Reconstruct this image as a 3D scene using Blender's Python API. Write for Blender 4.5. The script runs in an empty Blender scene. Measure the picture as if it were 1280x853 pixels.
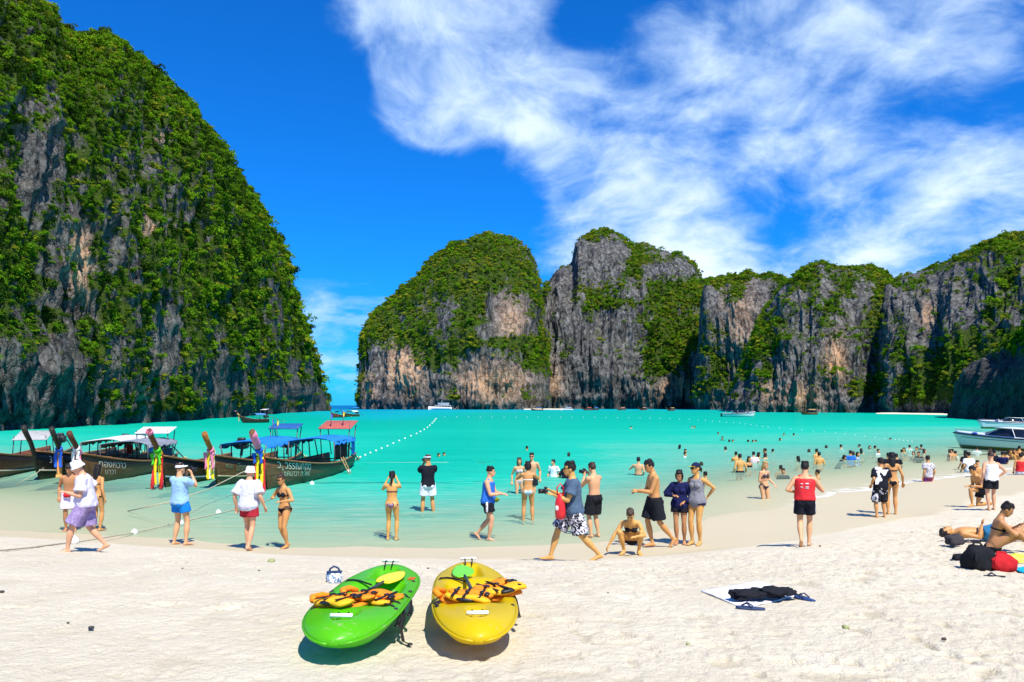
import bpy, bmesh, math, random
import numpy as np
from mathutils import Vector, Matrix, Quaternion

C = bpy.context.scene.collection
SC = bpy.context.scene
R = math.radians
rng = np.random.default_rng(7)
random.seed(7)

# ------------------------------------------------------------------ camera
F, HZ, CAMZ = 1000.0, 507.0, 3.0          # focal length in photo pixels, horizon row, eye height over the water
cam_d = bpy.data.cameras.new('camera'); cam = bpy.data.objects.new('camera', cam_d); C.objects.link(cam)
cam.location = (0, 0, CAMZ); cam.rotation_euler = (R(90), 0, 0)
cam_d.sensor_width = 36; cam_d.lens = 36*F/1280; cam_d.shift_y = (HZ-426.5)/1280
cam_d.clip_start = .1; cam_d.clip_end = 40000
SC.camera = cam

# ------------------------------------------------------------------ sun
SUN_AZ, SUN_EL = -25, 57                    # direction the shadows run (from +Y), height of the sun
sd = Vector((math.sin(R(SUN_AZ))*math.cos(R(SUN_EL)), math.cos(R(SUN_AZ))*math.cos(R(SUN_EL)), -math.sin(R(SUN_EL))))
sun_d = bpy.data.lights.new('sun', 'SUN'); sun = bpy.data.objects.new('sun', sun_d); C.objects.link(sun)
sun_d.energy = 5.0; sun_d.angle = R(.5); sun_d.color = (1, .95, .85)
sun.rotation_euler = sd.to_track_quat('-Z', 'Y').to_euler()
SC.view_settings.view_transform = 'Standard'; SC.view_settings.look = 'None'
SC.view_settings.exposure = 0.50; SC.view_settings.gamma = 1
SC.render.engine = 'CYCLES'
SC.cycles.use_denoising = True
SC.cycles.max_bounces = 8; SC.cycles.transparent_max_bounces = 24
SC.cycles.caustics_reflective = False; SC.cycles.caustics_refractive = False

# ------------------------------------------------------------------ node helpers
class NT:
    def __init__(s, tree): s.t = tree; tree.nodes.clear()
    def n(s, typ, props=None, **kw):
        nd = s.t.nodes.new(typ)
        for k, v in (props or {}).items(): setattr(nd, k, v)
        for k, v in kw.items():
            key = int(k[1:]) if k[0] == 'i' and k[1:].isdigit() else k.replace('_', ' ')
            s.put(nd.inputs[key], v)
        return nd
    def put(s, inp, v):
        if hasattr(v, 'links') or hasattr(v, 'is_output'): s.t.links.new(v, inp)
        elif isinstance(v, bpy.types.Node): s.t.links.new(v.outputs[0], inp)
        else: inp.default_value = v
    def math(s, op, a, b=0.0, clamp=False):
        return s.n('ShaderNodeMath', {'operation': op, 'use_clamp': clamp}, i0=a, i1=b).outputs[0]
    def vmath(s, op, a, b=(0, 0, 0)):
        return s.n('ShaderNodeVectorMath', {'operation': op}, i0=a, i1=b).outputs[0]
    def mix(s, f, a, b, typ='RGBA', blend='MIX'):
        nd = s.n('ShaderNodeMix', {'data_type': typ, 'blend_type': blend} if typ == 'RGBA' else {'data_type': typ})
        o = {'FLOAT': 0, 'RGBA': 6, 'VECTOR': 4}[typ]
        if typ == 'RGBA':
            a = (*a, 1) if isinstance(a, tuple) and len(a) == 3 else a
            b = (*b, 1) if isinstance(b, tuple) and len(b) == 3 else b
        i = {'FLOAT': 2, 'RGBA': 6, 'VECTOR': 4}[typ]
        s.put(nd.inputs[0], f); s.put(nd.inputs[i], a); s.put(nd.inputs[i+1], b)
        return nd.outputs[{'FLOAT': 0, 'RGBA': 2, 'VECTOR': 1}[typ]]
    def ramp(s, f, stops, interp='LINEAR'):
        nd = s.n('ShaderNodeValToRGB', i0=f); cr = nd.color_ramp; cr.interpolation = interp
        while len(cr.elements) < len(stops): cr.elements.new(.5)
        for e, (p, c) in zip(cr.elements, stops):
            e.position = p; e.color = (c, c, c, 1) if not isinstance(c, tuple) else (*c, 1)[:4]
        return nd.outputs[0]
    def maprange(s, v, a, b, c=0.0, d=1.0, smooth=False):
        return s.n('ShaderNodeMapRange', {'interpolation_type': 'SMOOTHSTEP' if smooth else 'LINEAR', 'clamp': True}, i0=v, i1=a, i2=b, i3=c, i4=d).outputs[0]
    def noise(s, vec, scale, detail=4.0, rough=.55, dist=0.0, out=0):
        return s.n('ShaderNodeTexNoise', Vector=vec, Scale=scale, Detail=detail, Roughness=rough, Distortion=dist).outputs[out]
    def attr(s, name, out=2): return s.n('ShaderNodeAttribute', {'attribute_name': name}).outputs[out]
    def pos(s): return s.n('ShaderNodeNewGeometry').outputs[0]
    def out(s, surf, typ='ShaderNodeOutputMaterial'):
        o = s.n(typ); s.t.links.new(surf if not isinstance(surf, bpy.types.Node) else surf.outputs[0], o.inputs[0]); return o

def new_mat(name):
    m = bpy.data.materials.new(name); m.use_nodes = True
    return m, NT(m.node_tree)

# ------------------------------------------------------------------ sky
w = bpy.data.worlds.new('World'); SC.world = w; w.use_nodes = True
nt = NT(w.node_tree)
sky = nt.n('ShaderNodeTexSky', {'sky_type': 'NISHITA', 'sun_disc': False, 'sun_elevation': R(SUN_EL), 'sun_rotation': R(180+SUN_AZ),
           'altitude': 0, 'air_density': 1.0, 'dust_density': .25, 'ozone_density': 2.5})
skyc = nt.mix(1.0, sky.outputs[0], (.07, 1.0, 2.35), 'RGBA', 'MULTIPLY')      # clear tropical air, as the photograph renders it
dirv = nt.n('ShaderNodeTexCoord').outputs['Generated']
sep = nt.n('ShaderNodeSeparateXYZ', i0=dirv)
zz = nt.math('ADD', nt.math('MAXIMUM', sep.outputs[2], 0.0), .42)
cl = nt.n('ShaderNodeCombineXYZ', i0=nt.math('DIVIDE', sep.outputs[0], zz), i1=nt.math('DIVIDE', sep.outputs[1], zz), i2=0.0).outputs[0]
def skydir(px, py):
    return Vector(((px-640)/F, 1, (HZ-py)/F)).normalized()
# fair-weather cloud field: fractal billows, thicker over the bay's right-hand side, with clear gaps
warp = nt.noise(cl, 1.7, 3, .55, 0, 1)
clw = nt.vmath('ADD', cl, nt.vmath('MULTIPLY', nt.vmath('SUBTRACT', warp, (.5, .5, .5)), (.35, .35, 0)))
clw = nt.vmath('ADD', clw, (3.7, 1.9, 0))
n1 = nt.noise(clw, 2.9, 8, .57, 0)
n2 = nt.noise(clw, 8.5, 7, .62, 0)
dens = nt.math('ADD', nt.math('MULTIPLY', n1, .70), nt.math('MULTIPLY', n2, .30))
cover = None
for px, py, rad, amp in ((540, 112, 3.0, .13), (660, 150, 5.5, .10), (760, 100, 6, .09), (900, 80, 7, .11), (1010, 90, 6, .08), (1150, 30, 8, .15), (1240, 160, 6, .14), (940, 225, 7, .11), (800, 130, 5, .05),
                         (1120, 250, 7, .10), (1250, 285, 8, .12), (700, 262, 4.5, .07), (1020, 315, 8, .17), (1180, 300, 8, .12), (465, 35, 7, .14), (505, 105, 5, .13), (580, 50, 5, .09), (405, 405, 3.0, .12), (395, 370, 1.5, .08), (880, 160, 6, .05), (800, 310, 5, .06), (1200, 60, 7, .08),
                         (1055, 185, 3.4, -.16), (770, 185, 2.4, -.10), (780, 20, 3.5, -.14), (870, 275, 2.0, -.05), (230, 150, 10, -.25), (420, 240, 9, -.13), (560, 275, 4, -.07), (620, 20, 4, -.06), (640, 220, 2.5, -.08), (930, 20, 3, -.12)):
    d = nt.n('ShaderNodeVectorMath', {'operation': 'DOT_PRODUCT'}, i0=dirv, i1=tuple(skydir(px, py))).outputs[1]
    g = nt.maprange(d, math.cos(R(rad*1.6)), 1.0, 0.0, amp, True)
    cover = g if cover is None else nt.math('ADD', cover, g)
dens = nt.math('ADD', dens, nt.math('MINIMUM', cover, .14))
alpha = nt.maprange(dens, .515, .77, 0, 1, True)
low = nt.noise(nt.vmath('MULTIPLY', dirv, (11, 11, 46)), 1.0, 6, .6)      # thin flat streaks low over the open sea
d2 = nt.n('ShaderNodeVectorMath', {'operation': 'DOT_PRODUCT'}, i0=dirv, i1=tuple(skydir(410, 405))).outputs[1]
band = nt.math('MULTIPLY', nt.maprange(d2, math.cos(R(7)), math.cos(R(1)), 0, .14, True), 1.0)
alpha = nt.math('MAXIMUM', alpha, nt.math('MULTIPLY', nt.maprange(nt.math('ADD', low, band), .60, .78, 0, .55, True), nt.maprange(sep.outputs[2], .16, .11)))
alpha = nt.math('MULTIPLY', alpha, .92)
shade = nt.maprange(dens, .55, .80, 0, 1)
ccol = nt.mix(shade, (6.0, 9.8, 14.6), (12.4, 14.0, 16.1))
allc = nt.mix(alpha, skyc, ccol)
bg = nt.n('ShaderNodeBackground', Color=allc, Strength=.058)
nt.out(bg, 'ShaderNodeOutputWorld')

# ------------------------------------------------------------------ numeric helpers
def hash3(ix, iy, iz, seed):
    h = (ix*np.uint32(374761393) + iy*np.uint32(668265263) + iz*np.uint32(2147483647 & 1274126177) + np.uint32(seed*97+13))
    h = (h ^ (h >> np.uint32(13)))*np.uint32(1274126177)
    h = h ^ (h >> np.uint32(16))
    return h.astype(np.float64)/4294967295.0
def vnoise(p, seed=0):
    p = np.asarray(p, float); fl = np.floor(p); f = p-fl; i = fl.astype(np.int64).astype(np.uint32)
    u = f*f*f*(f*(f*6-15)+10); out = 0
    for dx in (0, 1):
        for dy in (0, 1):
            for dz in (0, 1):
                wgt = (u[..., 0] if dx else 1-u[..., 0])*(u[..., 1] if dy else 1-u[..., 1])*(u[..., 2] if dz else 1-u[..., 2])
                out = out + wgt*hash3(i[..., 0]+np.uint32(dx), i[..., 1]+np.uint32(dy), i[..., 2]+np.uint32(dz), seed)
    return out*2-1
def fbm(p, octv=4, seed=0, gain=.5, lac=2.03):
    a, s, q, tot = 1.0, 0, np.asarray(p, float), 0
    for k in range(octv):
        s = s + a*vnoise(q, seed+k*11); tot += a; a *= gain; q = q*lac+17.3
    return s/tot
def ridged(p, octv=4, seed=0, gain=.5):
    a, s, q, tot = 1.0, 0, np.asarray(p, float), 0
    for k in range(octv):
        s = s + a*(1-np.abs(vnoise(q, seed+k*7))); tot += a; a *= gain; q = q*2.07+9.1
    return s/tot
def sstep(a, b, x):
    t = np.clip((x-a)/(b-a), 0, 1); return t*t*(3-2*t)
def smooth_interp(xs, pts, r=.9):
    px = np.array([p[0] for p in pts], float); py = np.array([p[1] for p in pts], float)
    return sum(np.interp(np.asarray(xs)+o*r, px, py) for o in (-1, -.5, 0, .5, 1))/5

SHORE = [(-60, 34), (-30, 23), (-18, 19.6), (-11.4, 17.7), (-6.4, 16.2), (-3.7, 15.4), (-1.5, 15.1), (.9, 14.9), (3.3, 15.7), (6.3, 17.5), (11, 21.7), (17.5, 27.4), (30, 38), (60, 70)]
FLAT = [(-60, 1.2), (-6, 1.2), (0, 1.6), (4, 3.2), (7, 5.2), (11, 5.5), (17, 5.0), (60, 5)]
PROF = [(-60, 2.6), (-20, 1.75), (-14, 1.53), (-9.3, 1.27), (-6.6, 1.08), (-1.5, .36), (0, .10), (1.0, 0.0), (3, -.05), (6, -.14), (9, -.28), (15, -.60), (24, -.95), (45, -1.5), (90, -2.6), (200, -5), (400, -8), (700, -22), (20000, -40)]
def zg(X, Y):
    X = np.asarray(X, float); Y = np.asarray(Y, float)
    t = Y-smooth_interp(X, SHORE, 1.2)
    fw = smooth_interp(X, FLAT, 1.0)
    t = np.where(t > 0, np.where(t < fw, t/fw, t-fw+1), t)
    z = smooth_interp(t, PROF, .35)
    k = smooth_interp(X, [(-60, 1), (1, 1), (4, .92), (6.5, .68), (9, .47), (20, .42), (60, .4)], .8)
    return np.where(z > 0, z*k, z)
def shore_t(X, Y): return np.asarray(Y, float)-smooth_interp(X, SHORE, 1.2)
def ground_at(px, py, wl=False):
    """where the camera ray through a photo pixel meets the beach (or the water surface)"""
    k = (py-HZ)/F; lo, hi = 2.0, 4000.0
    ys = np.geomspace(2.5, 2500, 6000)
    zr = CAMZ-k*ys; zz_ = zg((px-640)/F*ys, ys)
    if wl: zz_ = np.maximum(zz_, 0)
    i = int(np.argmax(zr <= zz_)); D = float(ys[i])
    return Vector(((px-640)/F*D, D, float(zz_[i])))
def at(px, py, D): return Vector(((px-640)/F*D, D, CAMZ-(py-HZ)/F*D))

def link(name, me, mat=None, parent=None, smooth=True):
    o = bpy.data.objects.new(name, me); C.objects.link(o)
    if mat is not None and len(me.materials) == 0:
        for m in (mat if isinstance(mat, (list, tuple)) else [mat]): me.materials.append(m)
    if smooth and len(me.polygons): me.polygons.foreach_set('use_smooth', [True]*len(me.polygons))
    if parent: o.parent = parent
    return o
def tag(o, label=None, cat=None, group=None, kind=None):
    for k, v in (('label', label), ('category', cat), ('group', group), ('kind', kind)):
        if v: o[k] = v
    return o
def grid_mesh(name, V, nu, nv, close_u=False, attrs=None, flip=False):
    """V: (nu*nv,3), index = i*nv+j"""
    me = bpy.data.meshes.new(name)
    iu = np.arange(nu if close_u else nu-1); jv = np.arange(nv-1)
    a, b = np.meshgrid(iu, jv, indexing='ij'); a2 = (a+1) % nu
    f = np.stack([a*nv+b, a2*nv+b, a2*nv+b+1, a*nv+b+1], -1).reshape(-1, 4)
    if flip: f = f[:, ::-1]
    nf = len(f)
    me.vertices.add(len(V)); me.vertices.foreach_set('co', np.asarray(V, np.float32).ravel())
    me.loops.add(nf*4); me.loops.foreach_set('vertex_index', f.astype(np.int32).ravel())
    me.polygons.add(nf); me.polygons.foreach_set('loop_start', np.arange(0, nf*4, 4, dtype=np.int32))
    for k, v in (attrs or {}).items():
        at_ = me.attributes.new(k, 'FLOAT', 'POINT'); at_.data.foreach_set('value', np.asarray(v, np.float32).ravel())
    me.update(calc_edges=True); me.validate()
    return me

# ------------------------------------------------------------------ the beach and the sea floor (one sheet)
ang = np.unique(np.concatenate([np.linspace(-180, -38, 60), np.linspace(-38, 38, 560), np.linspace(38, 180, 60)]))[:-1]
rad = np.unique(np.concatenate([[.05, .6, 1.4, 2.2], np.geomspace(3, 28, 520), np.geomspace(28, 1200, 70), [3000, 9000, 22000]]))
A, Rr = np.meshgrid(np.radians(ang), rad, indexing='ij')
X, Y = (np.sin(A)*Rr).ravel(), (np.cos(A)*Rr).ravel()
Z = zg(X, Y); T = shore_t(X, Y)
dry = sstep(-.2, -3.5, T)*sstep(60, 20, Rr.ravel())
for tx, ty, tr in ((938, 746, .85), (1285, 702, .9), (1300, 713, .7)):      # sand pressed flat under towels
    tp_ = ground_at(tx, ty); dry = dry*(1-np.exp(-(((X-tp_.x)**2+(Y-tp_.y)**2)/tr**2)**2))
rough = np.clip(.35+.75*sstep(-4, 6, X)+.25*fbm(np.stack([X*.25, Y*.25, X*0], -1), 2, 5), .15, 1.2)
q = np.stack([X, Y, X*0], -1)
lump = .026*fbm(q*1.3, 3, 1)+.010*fbm(q*3.6, 2, 2)*rough+.010*fbm(q*9, 2, 3)*rough
lump += .011*fbm(q*19, 1, 14)*rough
cell = np.maximum(vnoise(q*4.3+fbm(q*2, 2, 9)[:, None]*.6, 4), 1.02*vnoise(q*9.0+fbm(q*3, 2, 19)[:, None]*.7, 24)); lump -= .042*sstep(.34, .85, cell)*rough     # foot dents
Z = Z+lump*dry*.75 + .004*fbm(q*2.0, 2, 6)*sstep(4, 0, T)*sstep(-2, 0, T)
# trails of bare footprints
fr_ = np.random.default_rng(3); prints = []
for k in range(46):
    fx, fy = fr_.uniform(-6, 9), fr_.uniform(4.2, 14.5); hd = fr_.uniform(-.7, .7)+(math.pi/2 if fr_.random() < .7 else 0)*fr_.choice([-1, 1])
    for st in range(fr_.integers(4, 13)):
        hd += fr_.normal(0, .10); fx += math.sin(hd)*.62; fy += math.cos(hd)*.62; sd_ = .10*(1 if st % 2 else -1)
        prints.append((fx+math.cos(hd)*sd_, fy-math.sin(hd)*sd_, hd+fr_.normal(0, .12)))
prx = np.zeros_like(X)
for fx, fy, hd in prints:
    m_ = (np.abs(X-fx) < .34) & (np.abs(Y-fy) < .34)
    if not m_.any(): continue
    dx, dy = X[m_]-fx, Y[m_]-fy; a_ = (dx*math.sin(hd)+dy*math.cos(hd))/.135; b_ = (dx*math.cos(hd)-dy*math.sin(hd))/(.058+.012*np.clip(a_, -1, 1)); rr2 = a_*a_+b_*b_
    prx[m_] += -1.0*np.exp(-rr2**2*.9)+.42*np.exp(-((np.sqrt(rr2)-1.35)/.30)**2)
Z = Z+.036*np.clip(prx, -1.2, .8)*dry
sw = .028*fbm(q*np.array([.38, .38, 1])+7, 3, 61)*sstep(-1.2, .2, T)*sstep(9, 3, T); Z = Z+sw
dark = np.clip(sstep(.50, .85, cell)*rough*dry, 0, 1)
wet = sstep(-.75, .05, T+.6*fbm(q*.7, 3, 8))
me = grid_mesh('sand_ground', np.stack([X, Y, Z], -1), len(ang), len(rad), True, {'wet': wet, 'pit': dark}, flip=True)
m_sand, nt = new_mat('sand')
p = nt.pos(); wt = nt.attr('wet')
g1 = nt.noise(p, 1.1, 4, .6); g2 = nt.noise(p, 9, 5, .65); g3 = nt.noise(p, 60, 3, .6)
col = nt.mix(nt.maprange(g1, .35, .7), (.64, .562, .415), (.70, .628, .485))
col = nt.mix(nt.maprange(g2, .60, .76), col, (.56, .48, .31))
col = nt.mix(nt.math('MULTIPLY', nt.maprange(nt.noise(p, 16, 4, .7), .63, .72), .55), col, (.41, .34, .20))   # damp yellow grains turned up by feet
col = nt.mix(nt.math('MULTIPLY', nt.maprange(g3, .66, .75), .5), col, (.42, .34, .22))
speck = nt.n('ShaderNodeTexVoronoi', Vector=p, Scale=11.0, Randomness=1.0).outputs[0]
col = nt.mix(nt.maprange(speck, .055, .03), col, (.16, .12, .07))
col = nt.mix(nt.math('MULTIPLY', nt.attr('pit'), .55), col, (.40, .335, .20))
col = nt.mix(nt.math('MULTIPLY', wt, .92), col, (.48, .41, .265))
bump = nt.n('ShaderNodeBump', Strength=.55, Distance=.06, Height=nt.math('ADD', nt.noise(p, 13, 6, .7), nt.math('MULTIPLY', g3, .25)))
bs = nt.math('SUBTRACT', 1.0, wt); nt.put(bump.inputs['Strength'], nt.math('MULTIPLY', bs, .85))
b = nt.n('ShaderNodeBsdfPrincipled', Base_Color=col, Roughness=nt.mix(wt, .95, .60, 'FLOAT'), Normal=bump)
b.inputs['Specular IOR Level'].default_value = .25
nt.out(b)
tag(link('sand_ground', me, m_sand), kind='structure')

# ------------------------------------------------------------------ the sea
ang = np.unique(np.concatenate([np.linspace(-178, -40, 30), np.linspace(-40, 40, 420), np.linspace(40, 178, 30)]))
rad = np.unique(np.concatenate([np.geomspace(12.5, 60, 260), np.geomspace(60, 1000, 120), np.geomspace(1000, 24000, 20)]))
A, Rr = np.meshgrid(np.radians(ang), rad, indexing='ij')
X, Y = (np.sin(A)*Rr).ravel(), (np.cos(A)*Rr).ravel()
q = np.stack([X, Y, X*0], -1)
base = -zg(X, Y)
deep = sstep(60, 260, Y)*np.exp(-((X/np.maximum(Y, 1)+.17)/.085)**2)*7 + np.exp(-((X+4)/7)**2-((Y-55)/30)**2)*1.6
swv = .028*fbm(q*np.array([.38, .38, 1])+7, 3, 61)*sstep(-1.2, .2, shore_t(X, Y))*sstep(9, 3, shore_t(X, Y)); base = base-swv
dep = base+deep
dep = dep*(1+.22*fbm(q*np.array([.02, .05, 1]), 3, 21))
wv = .020*fbm(q*np.array([.55, 1.5, 1])+3, 2, 31)*sstep(.02, .35, base)+.008*fbm(q*np.array([1.6, 4.2, 1]), 2, 33)*sstep(0, .2, base)
Zw = wv*sstep(400, 60, Rr.ravel())
Zw = np.where(base < -.25, -.02, Zw)
me = grid_mesh('sea_water', np.stack([X, Y, Zw], -1), len(ang), len(rad), False, {'depth': np.clip(dep, -.5, 60)}, flip=True)
m_sea, nt = new_mat('sea_water')
p = nt.pos(); dpt = nt.attr('depth')
mp = nt.vmath('MULTIPLY', p, (.55, 1.6, 1))
w1 = nt.noise(mp, 1.5, 5, .62, .4); w2 = nt.noise(nt.vmath('MULTIPLY', p, (.06, .22, 1)), 1.0, 3, .6)
patch = nt.noise(nt.vmath('MULTIPLY', p, (.03, .09, 0)), 1.0, 4, .6)
lg = nt.math('LOGARITHM', nt.math('ADD', nt.math('MAXIMUM', dpt, .0), .25), 2.0)   # log2(depth+.25): -2 .. 5
lgn = nt.maprange(nt.math('ADD', lg, nt.math('ADD', nt.math('MULTIPLY', nt.math('SUBTRACT', patch, .5), 1.1), nt.math('MULTIPLY', nt.math('SUBTRACT', w1, .5), 1.5))), -2, 5, 0, 1)
wcol = nt.ramp(lgn, [(0, (.54, .57, .40)), (.16, (.42, .56, .41)), (.28, (.15, .48, .36)), (.40, (.010, .42, .295)), (.52, (.0005, .345, .240)), (.66, (.0005, .31, .235)), (.80, (.001, .30, .36)), (1, (.001, .06, .26))])
op = nt.math('SUBTRACT', 1.0, nt.math('EXPONENT', nt.math('MULTIPLY', nt.math('POWER', nt.math('MAXIMUM', dpt, 0.0), 1.45), -1.9)))
hgt = nt.math('ADD', nt.math('MULTIPLY', w1, .28), nt.math('MULTIPLY', w2, .7))
bump = nt.n('ShaderNodeBump', Strength=.75, Distance=1.0, Height=hgt)
lines = nt.maprange(nt.math('ADD', nt.math('MULTIPLY', w1, .7), nt.math('MULTIPLY', nt.noise(nt.vmath('MULTIPLY', p, (.25, 1.1, 1)), .9, 4, .6), .3)), .42, .60)
wcol = nt.mix(nt.math('MULTIPLY', lines, .35), wcol, nt.mix(.16, wcol, (.04, .72, .55)))
dif = nt.n('ShaderNodeBsdfDiffuse', Color=wcol, Normal=bump)
tr = nt.n('ShaderNodeBsdfTransparent', Color=nt.mix(op, (.97, .99, .96), (.60, .95, .80)))
body = nt.n('ShaderNodeMixShader', i0=op, i1=tr, i2=dif)
# white lace where the last swash runs up the sand
fn = nt.noise(nt.vmath('MULTIPLY', p, (.8, 2.2, 1)), 1.4, 6, .68, .6)
edge = nt.math('MULTIPLY', nt.maprange(dpt, .06, .0), nt.maprange(dpt, -.02, .004))
foam = nt.math('MULTIPLY', nt.maprange(nt.math('ADD', fn, nt.math('MULTIPLY', edge, .20)), .60, .72), edge, True)
foam = nt.math('MULTIPLY', foam, .85)
body = nt.n('ShaderNodeMixShader', i0=foam, i1=body, i2=nt.n('ShaderNodeBsdfDiffuse', Color=(.85, .85, .82, 1)))
gl = nt.n('ShaderNodeBsdfGlossy', Color=(1, 1, 1, 1), Roughness=.12, Normal=bump)
fr = nt.n('ShaderNodeFresnel', IOR=1.28, Normal=bump).outputs[0]
fr = nt.math('MULTIPLY', nt.math('MINIMUM', fr, .5), nt.maprange(dpt, -.01, .4, .10, .11))
nt.out(nt.n('ShaderNodeMixShader', i0=fr, i1=body, i2=gl))
tag(link('sea_water', me, m_sea), kind='structure')
# ------------------------------------------------------------------ limestone hills
def rock_mat(name, s, dark=(.020, .020, .022), light=(.225, .228, .225), stain=(.48, .23, .095)):
    m, nt = new_mat(name)
    p = nt.pos(); k = 1/s                                     # s: metres per photo pixel at the hill
    pv = nt.vmath('MULTIPLY', p, (k, k, k*.26))
    st = nt.noise(pv, .16, 6, .65, .3); st2 = nt.noise(pv, .55, 4, .6)
    big = nt.noise(p, .022*k, 4, .6)
    bl = nt.noise(nt.vmath('MULTIPLY', p, (k, k, k*.6)), .25, 5, .65)
    f = nt.math('ADD', nt.math('MULTIPLY', st, .42), nt.math('ADD', nt.math('MULTIPLY', st2, .22), nt.math('MULTIPLY', bl, .36)))
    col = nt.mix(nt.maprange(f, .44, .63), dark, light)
    col = nt.mix(nt.maprange(big, .4, .7), col, nt.mix(.5, col, (.20, .19, .16)))
    sn = nt.math('MULTIPLY', nt.attr('stain'), nt.maprange(nt.math('ADD', nt.math('MULTIPLY', st, .6), nt.math('MULTIPLY', big, .4)), .32, .52))
    sn = nt.math('MAXIMUM', sn, nt.math('MULTIPLY', nt.maprange(nt.noise(nt.vmath('MULTIPLY', p, (k, k, k*.35)), .05, 4, .6), .66, .76), .4))
    col = nt.mix(sn, col, nt.mix(nt.maprange(st2, .35, .65), stain, (.46, .36, .26)))
    vor = nt.n('ShaderNodeTexVoronoi', {'feature': 'DISTANCE_TO_EDGE'}, Vector=nt.vmath('ADD', nt.vmath('MULTIPLY', p, (k, k, k*.30)), nt.vmath('MULTIPLY', nt.noise(p, .12*k, 3, .6, 0, 1), (14, 14, 14))), Scale=.085).outputs[0]
    col = nt.mix(nt.math('MULTIPLY', nt.maprange(vor, .08, .015), .45), col, (.012, .012, .011))
    crev = nt.attr('crev')
    col = nt.mix(nt.math('MULTIPLY', crev, .55), col, (.05, .05, .045))          # darker in the clefts of the flutes
    veg = nt.attr('veg')
    col = nt.mix(nt.maprange(nt.math('ADD', veg, nt.math('MULTIPLY', nt.math('SUBTRACT', bl, .5), .8)), .45, .62), col, (.040, .065, .010))
    b1 = nt.n('ShaderNodeBump', Strength=1.0, Distance=3.0*s, Height=nt.math('ADD', f, nt.math('MULTIPLY', nt.maprange(vor, 0, .12), .35)))
    b = nt.n('ShaderNodeBsdfPrincipled', Base_Color=col, Roughness=.95, Normal=b1)
    b.inputs['Specular IOR Level'].default_value = .1
    nt.out(b); return m

def leaf_mat(name, c1, c2, c3):
    m, nt = new_mat(name)
    rnd = nt.n('ShaderNodeObjectInfo').outputs['Random']
    rnd = nt.math('ADD', nt.math('MULTIPLY', rnd, .6), nt.math('MULTIPLY', nt.maprange(nt.noise(nt.pos(), .06, 3, .6), .35, .65), .4))
    col = nt.ramp(rnd, [(0, c1), (.45, c2), (.85, c3), (1, (c3[0]*1.25, c3[1]*.92, c3[2]))])
    lv = nt.attr('tone')
    col = nt.mix(lv, col, nt.mix(.5, col, c3))
    d = nt.n('ShaderNodeBsdfDiffuse', Color=col); t = nt.n('ShaderNodeBsdfTranslucent', Color=nt.mix(.5, col, (.16, .26, .01)))
    nt.out(nt.n('ShaderNodeMixShader', i0=.28, i1=d, i2=t)); return m
LEAF = leaf_mat('cliff_leaves', (.020, .070, .006), (.070, .185, .008), (.175, .320, .012))
LEAF_D = leaf_mat('dark_leaves', (.010, .030, .006), (.022, .060, .008), (.060, .110, .012))
LEAF_Y = leaf_mat('yellow_leaves', (.080, .120, .008), (.190, .240, .012), (.330, .330, .030))

def clump_mesh(name, n, seed, flat=.8, mat=None, hang=0.0):
    """a bush: leaf-sized quads spread through an uneven lobed volume"""
    r = np.random.default_rng(seed)
    lobes = r.normal(0, .42, (6, 3)); lobes[:, 2] = np.abs(lobes[:, 2])*.9; lr = r.uniform(.35, .62, 6)
    V, Fc, tone = [], [], []
    for i in range(n):
        k = r.integers(6); d = r.normal(0, 1, 3); d /= np.linalg.norm(d)
        if d[2] < -.3: d[2] *= -1
        c = lobes[k]+d*lr[k]*r.uniform(.7, 1.05); c[2] *= flat
        if hang: c[0] *= .55; c[1] *= .55; c[2] = .5-abs(r.normal(0, hang))
        nrm = d+r.normal(0, .55, 3); nrm /= np.linalg.norm(nrm)
        t = np.cross(nrm, r.normal(0, 1, 3)); t /= np.linalg.norm(t); b = np.cross(nrm, t)
        a, bb = r.uniform(.10, .20), r.uniform(.08, .15)
        o = len(V)
        V += [c-t*a, c-b*bb, c+t*a, c+b*bb]; Fc.append((o, o+1, o+2, o+3)); tone += [r.uniform(0, 1)]*4
    me = bpy.data.meshes.new(name); me.from_pydata([tuple(v) for v in V], [], Fc)
    at_ = me.attributes.new('tone', 'FLOAT', 'POINT'); at_.data.foreach_set('value', tone)
    me.materials.append(mat or LEAF); me.update(); return me
CLUMPS = [clump_mesh('bush_leaves', 180, 40+i, f_, m_, h_) for i, (f_, m_, h_) in enumerate(((.7, LEAF, 0), (.85, LEAF, 0), (1.1, LEAF, 0), (.8, LEAF_D, 0), (1.0, LEAF_D, 0), (.75, LEAF_Y, 0), (.9, LEAF, 1.3), (.9, LEAF_D, 1.6)))]
veg_col = bpy.data.collections.new('bush_kinds')
for i, me in enumerate(CLUMPS):
    o = bpy.data.objects.new('bush_kind', me); veg_col.objects.link(o)

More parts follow.
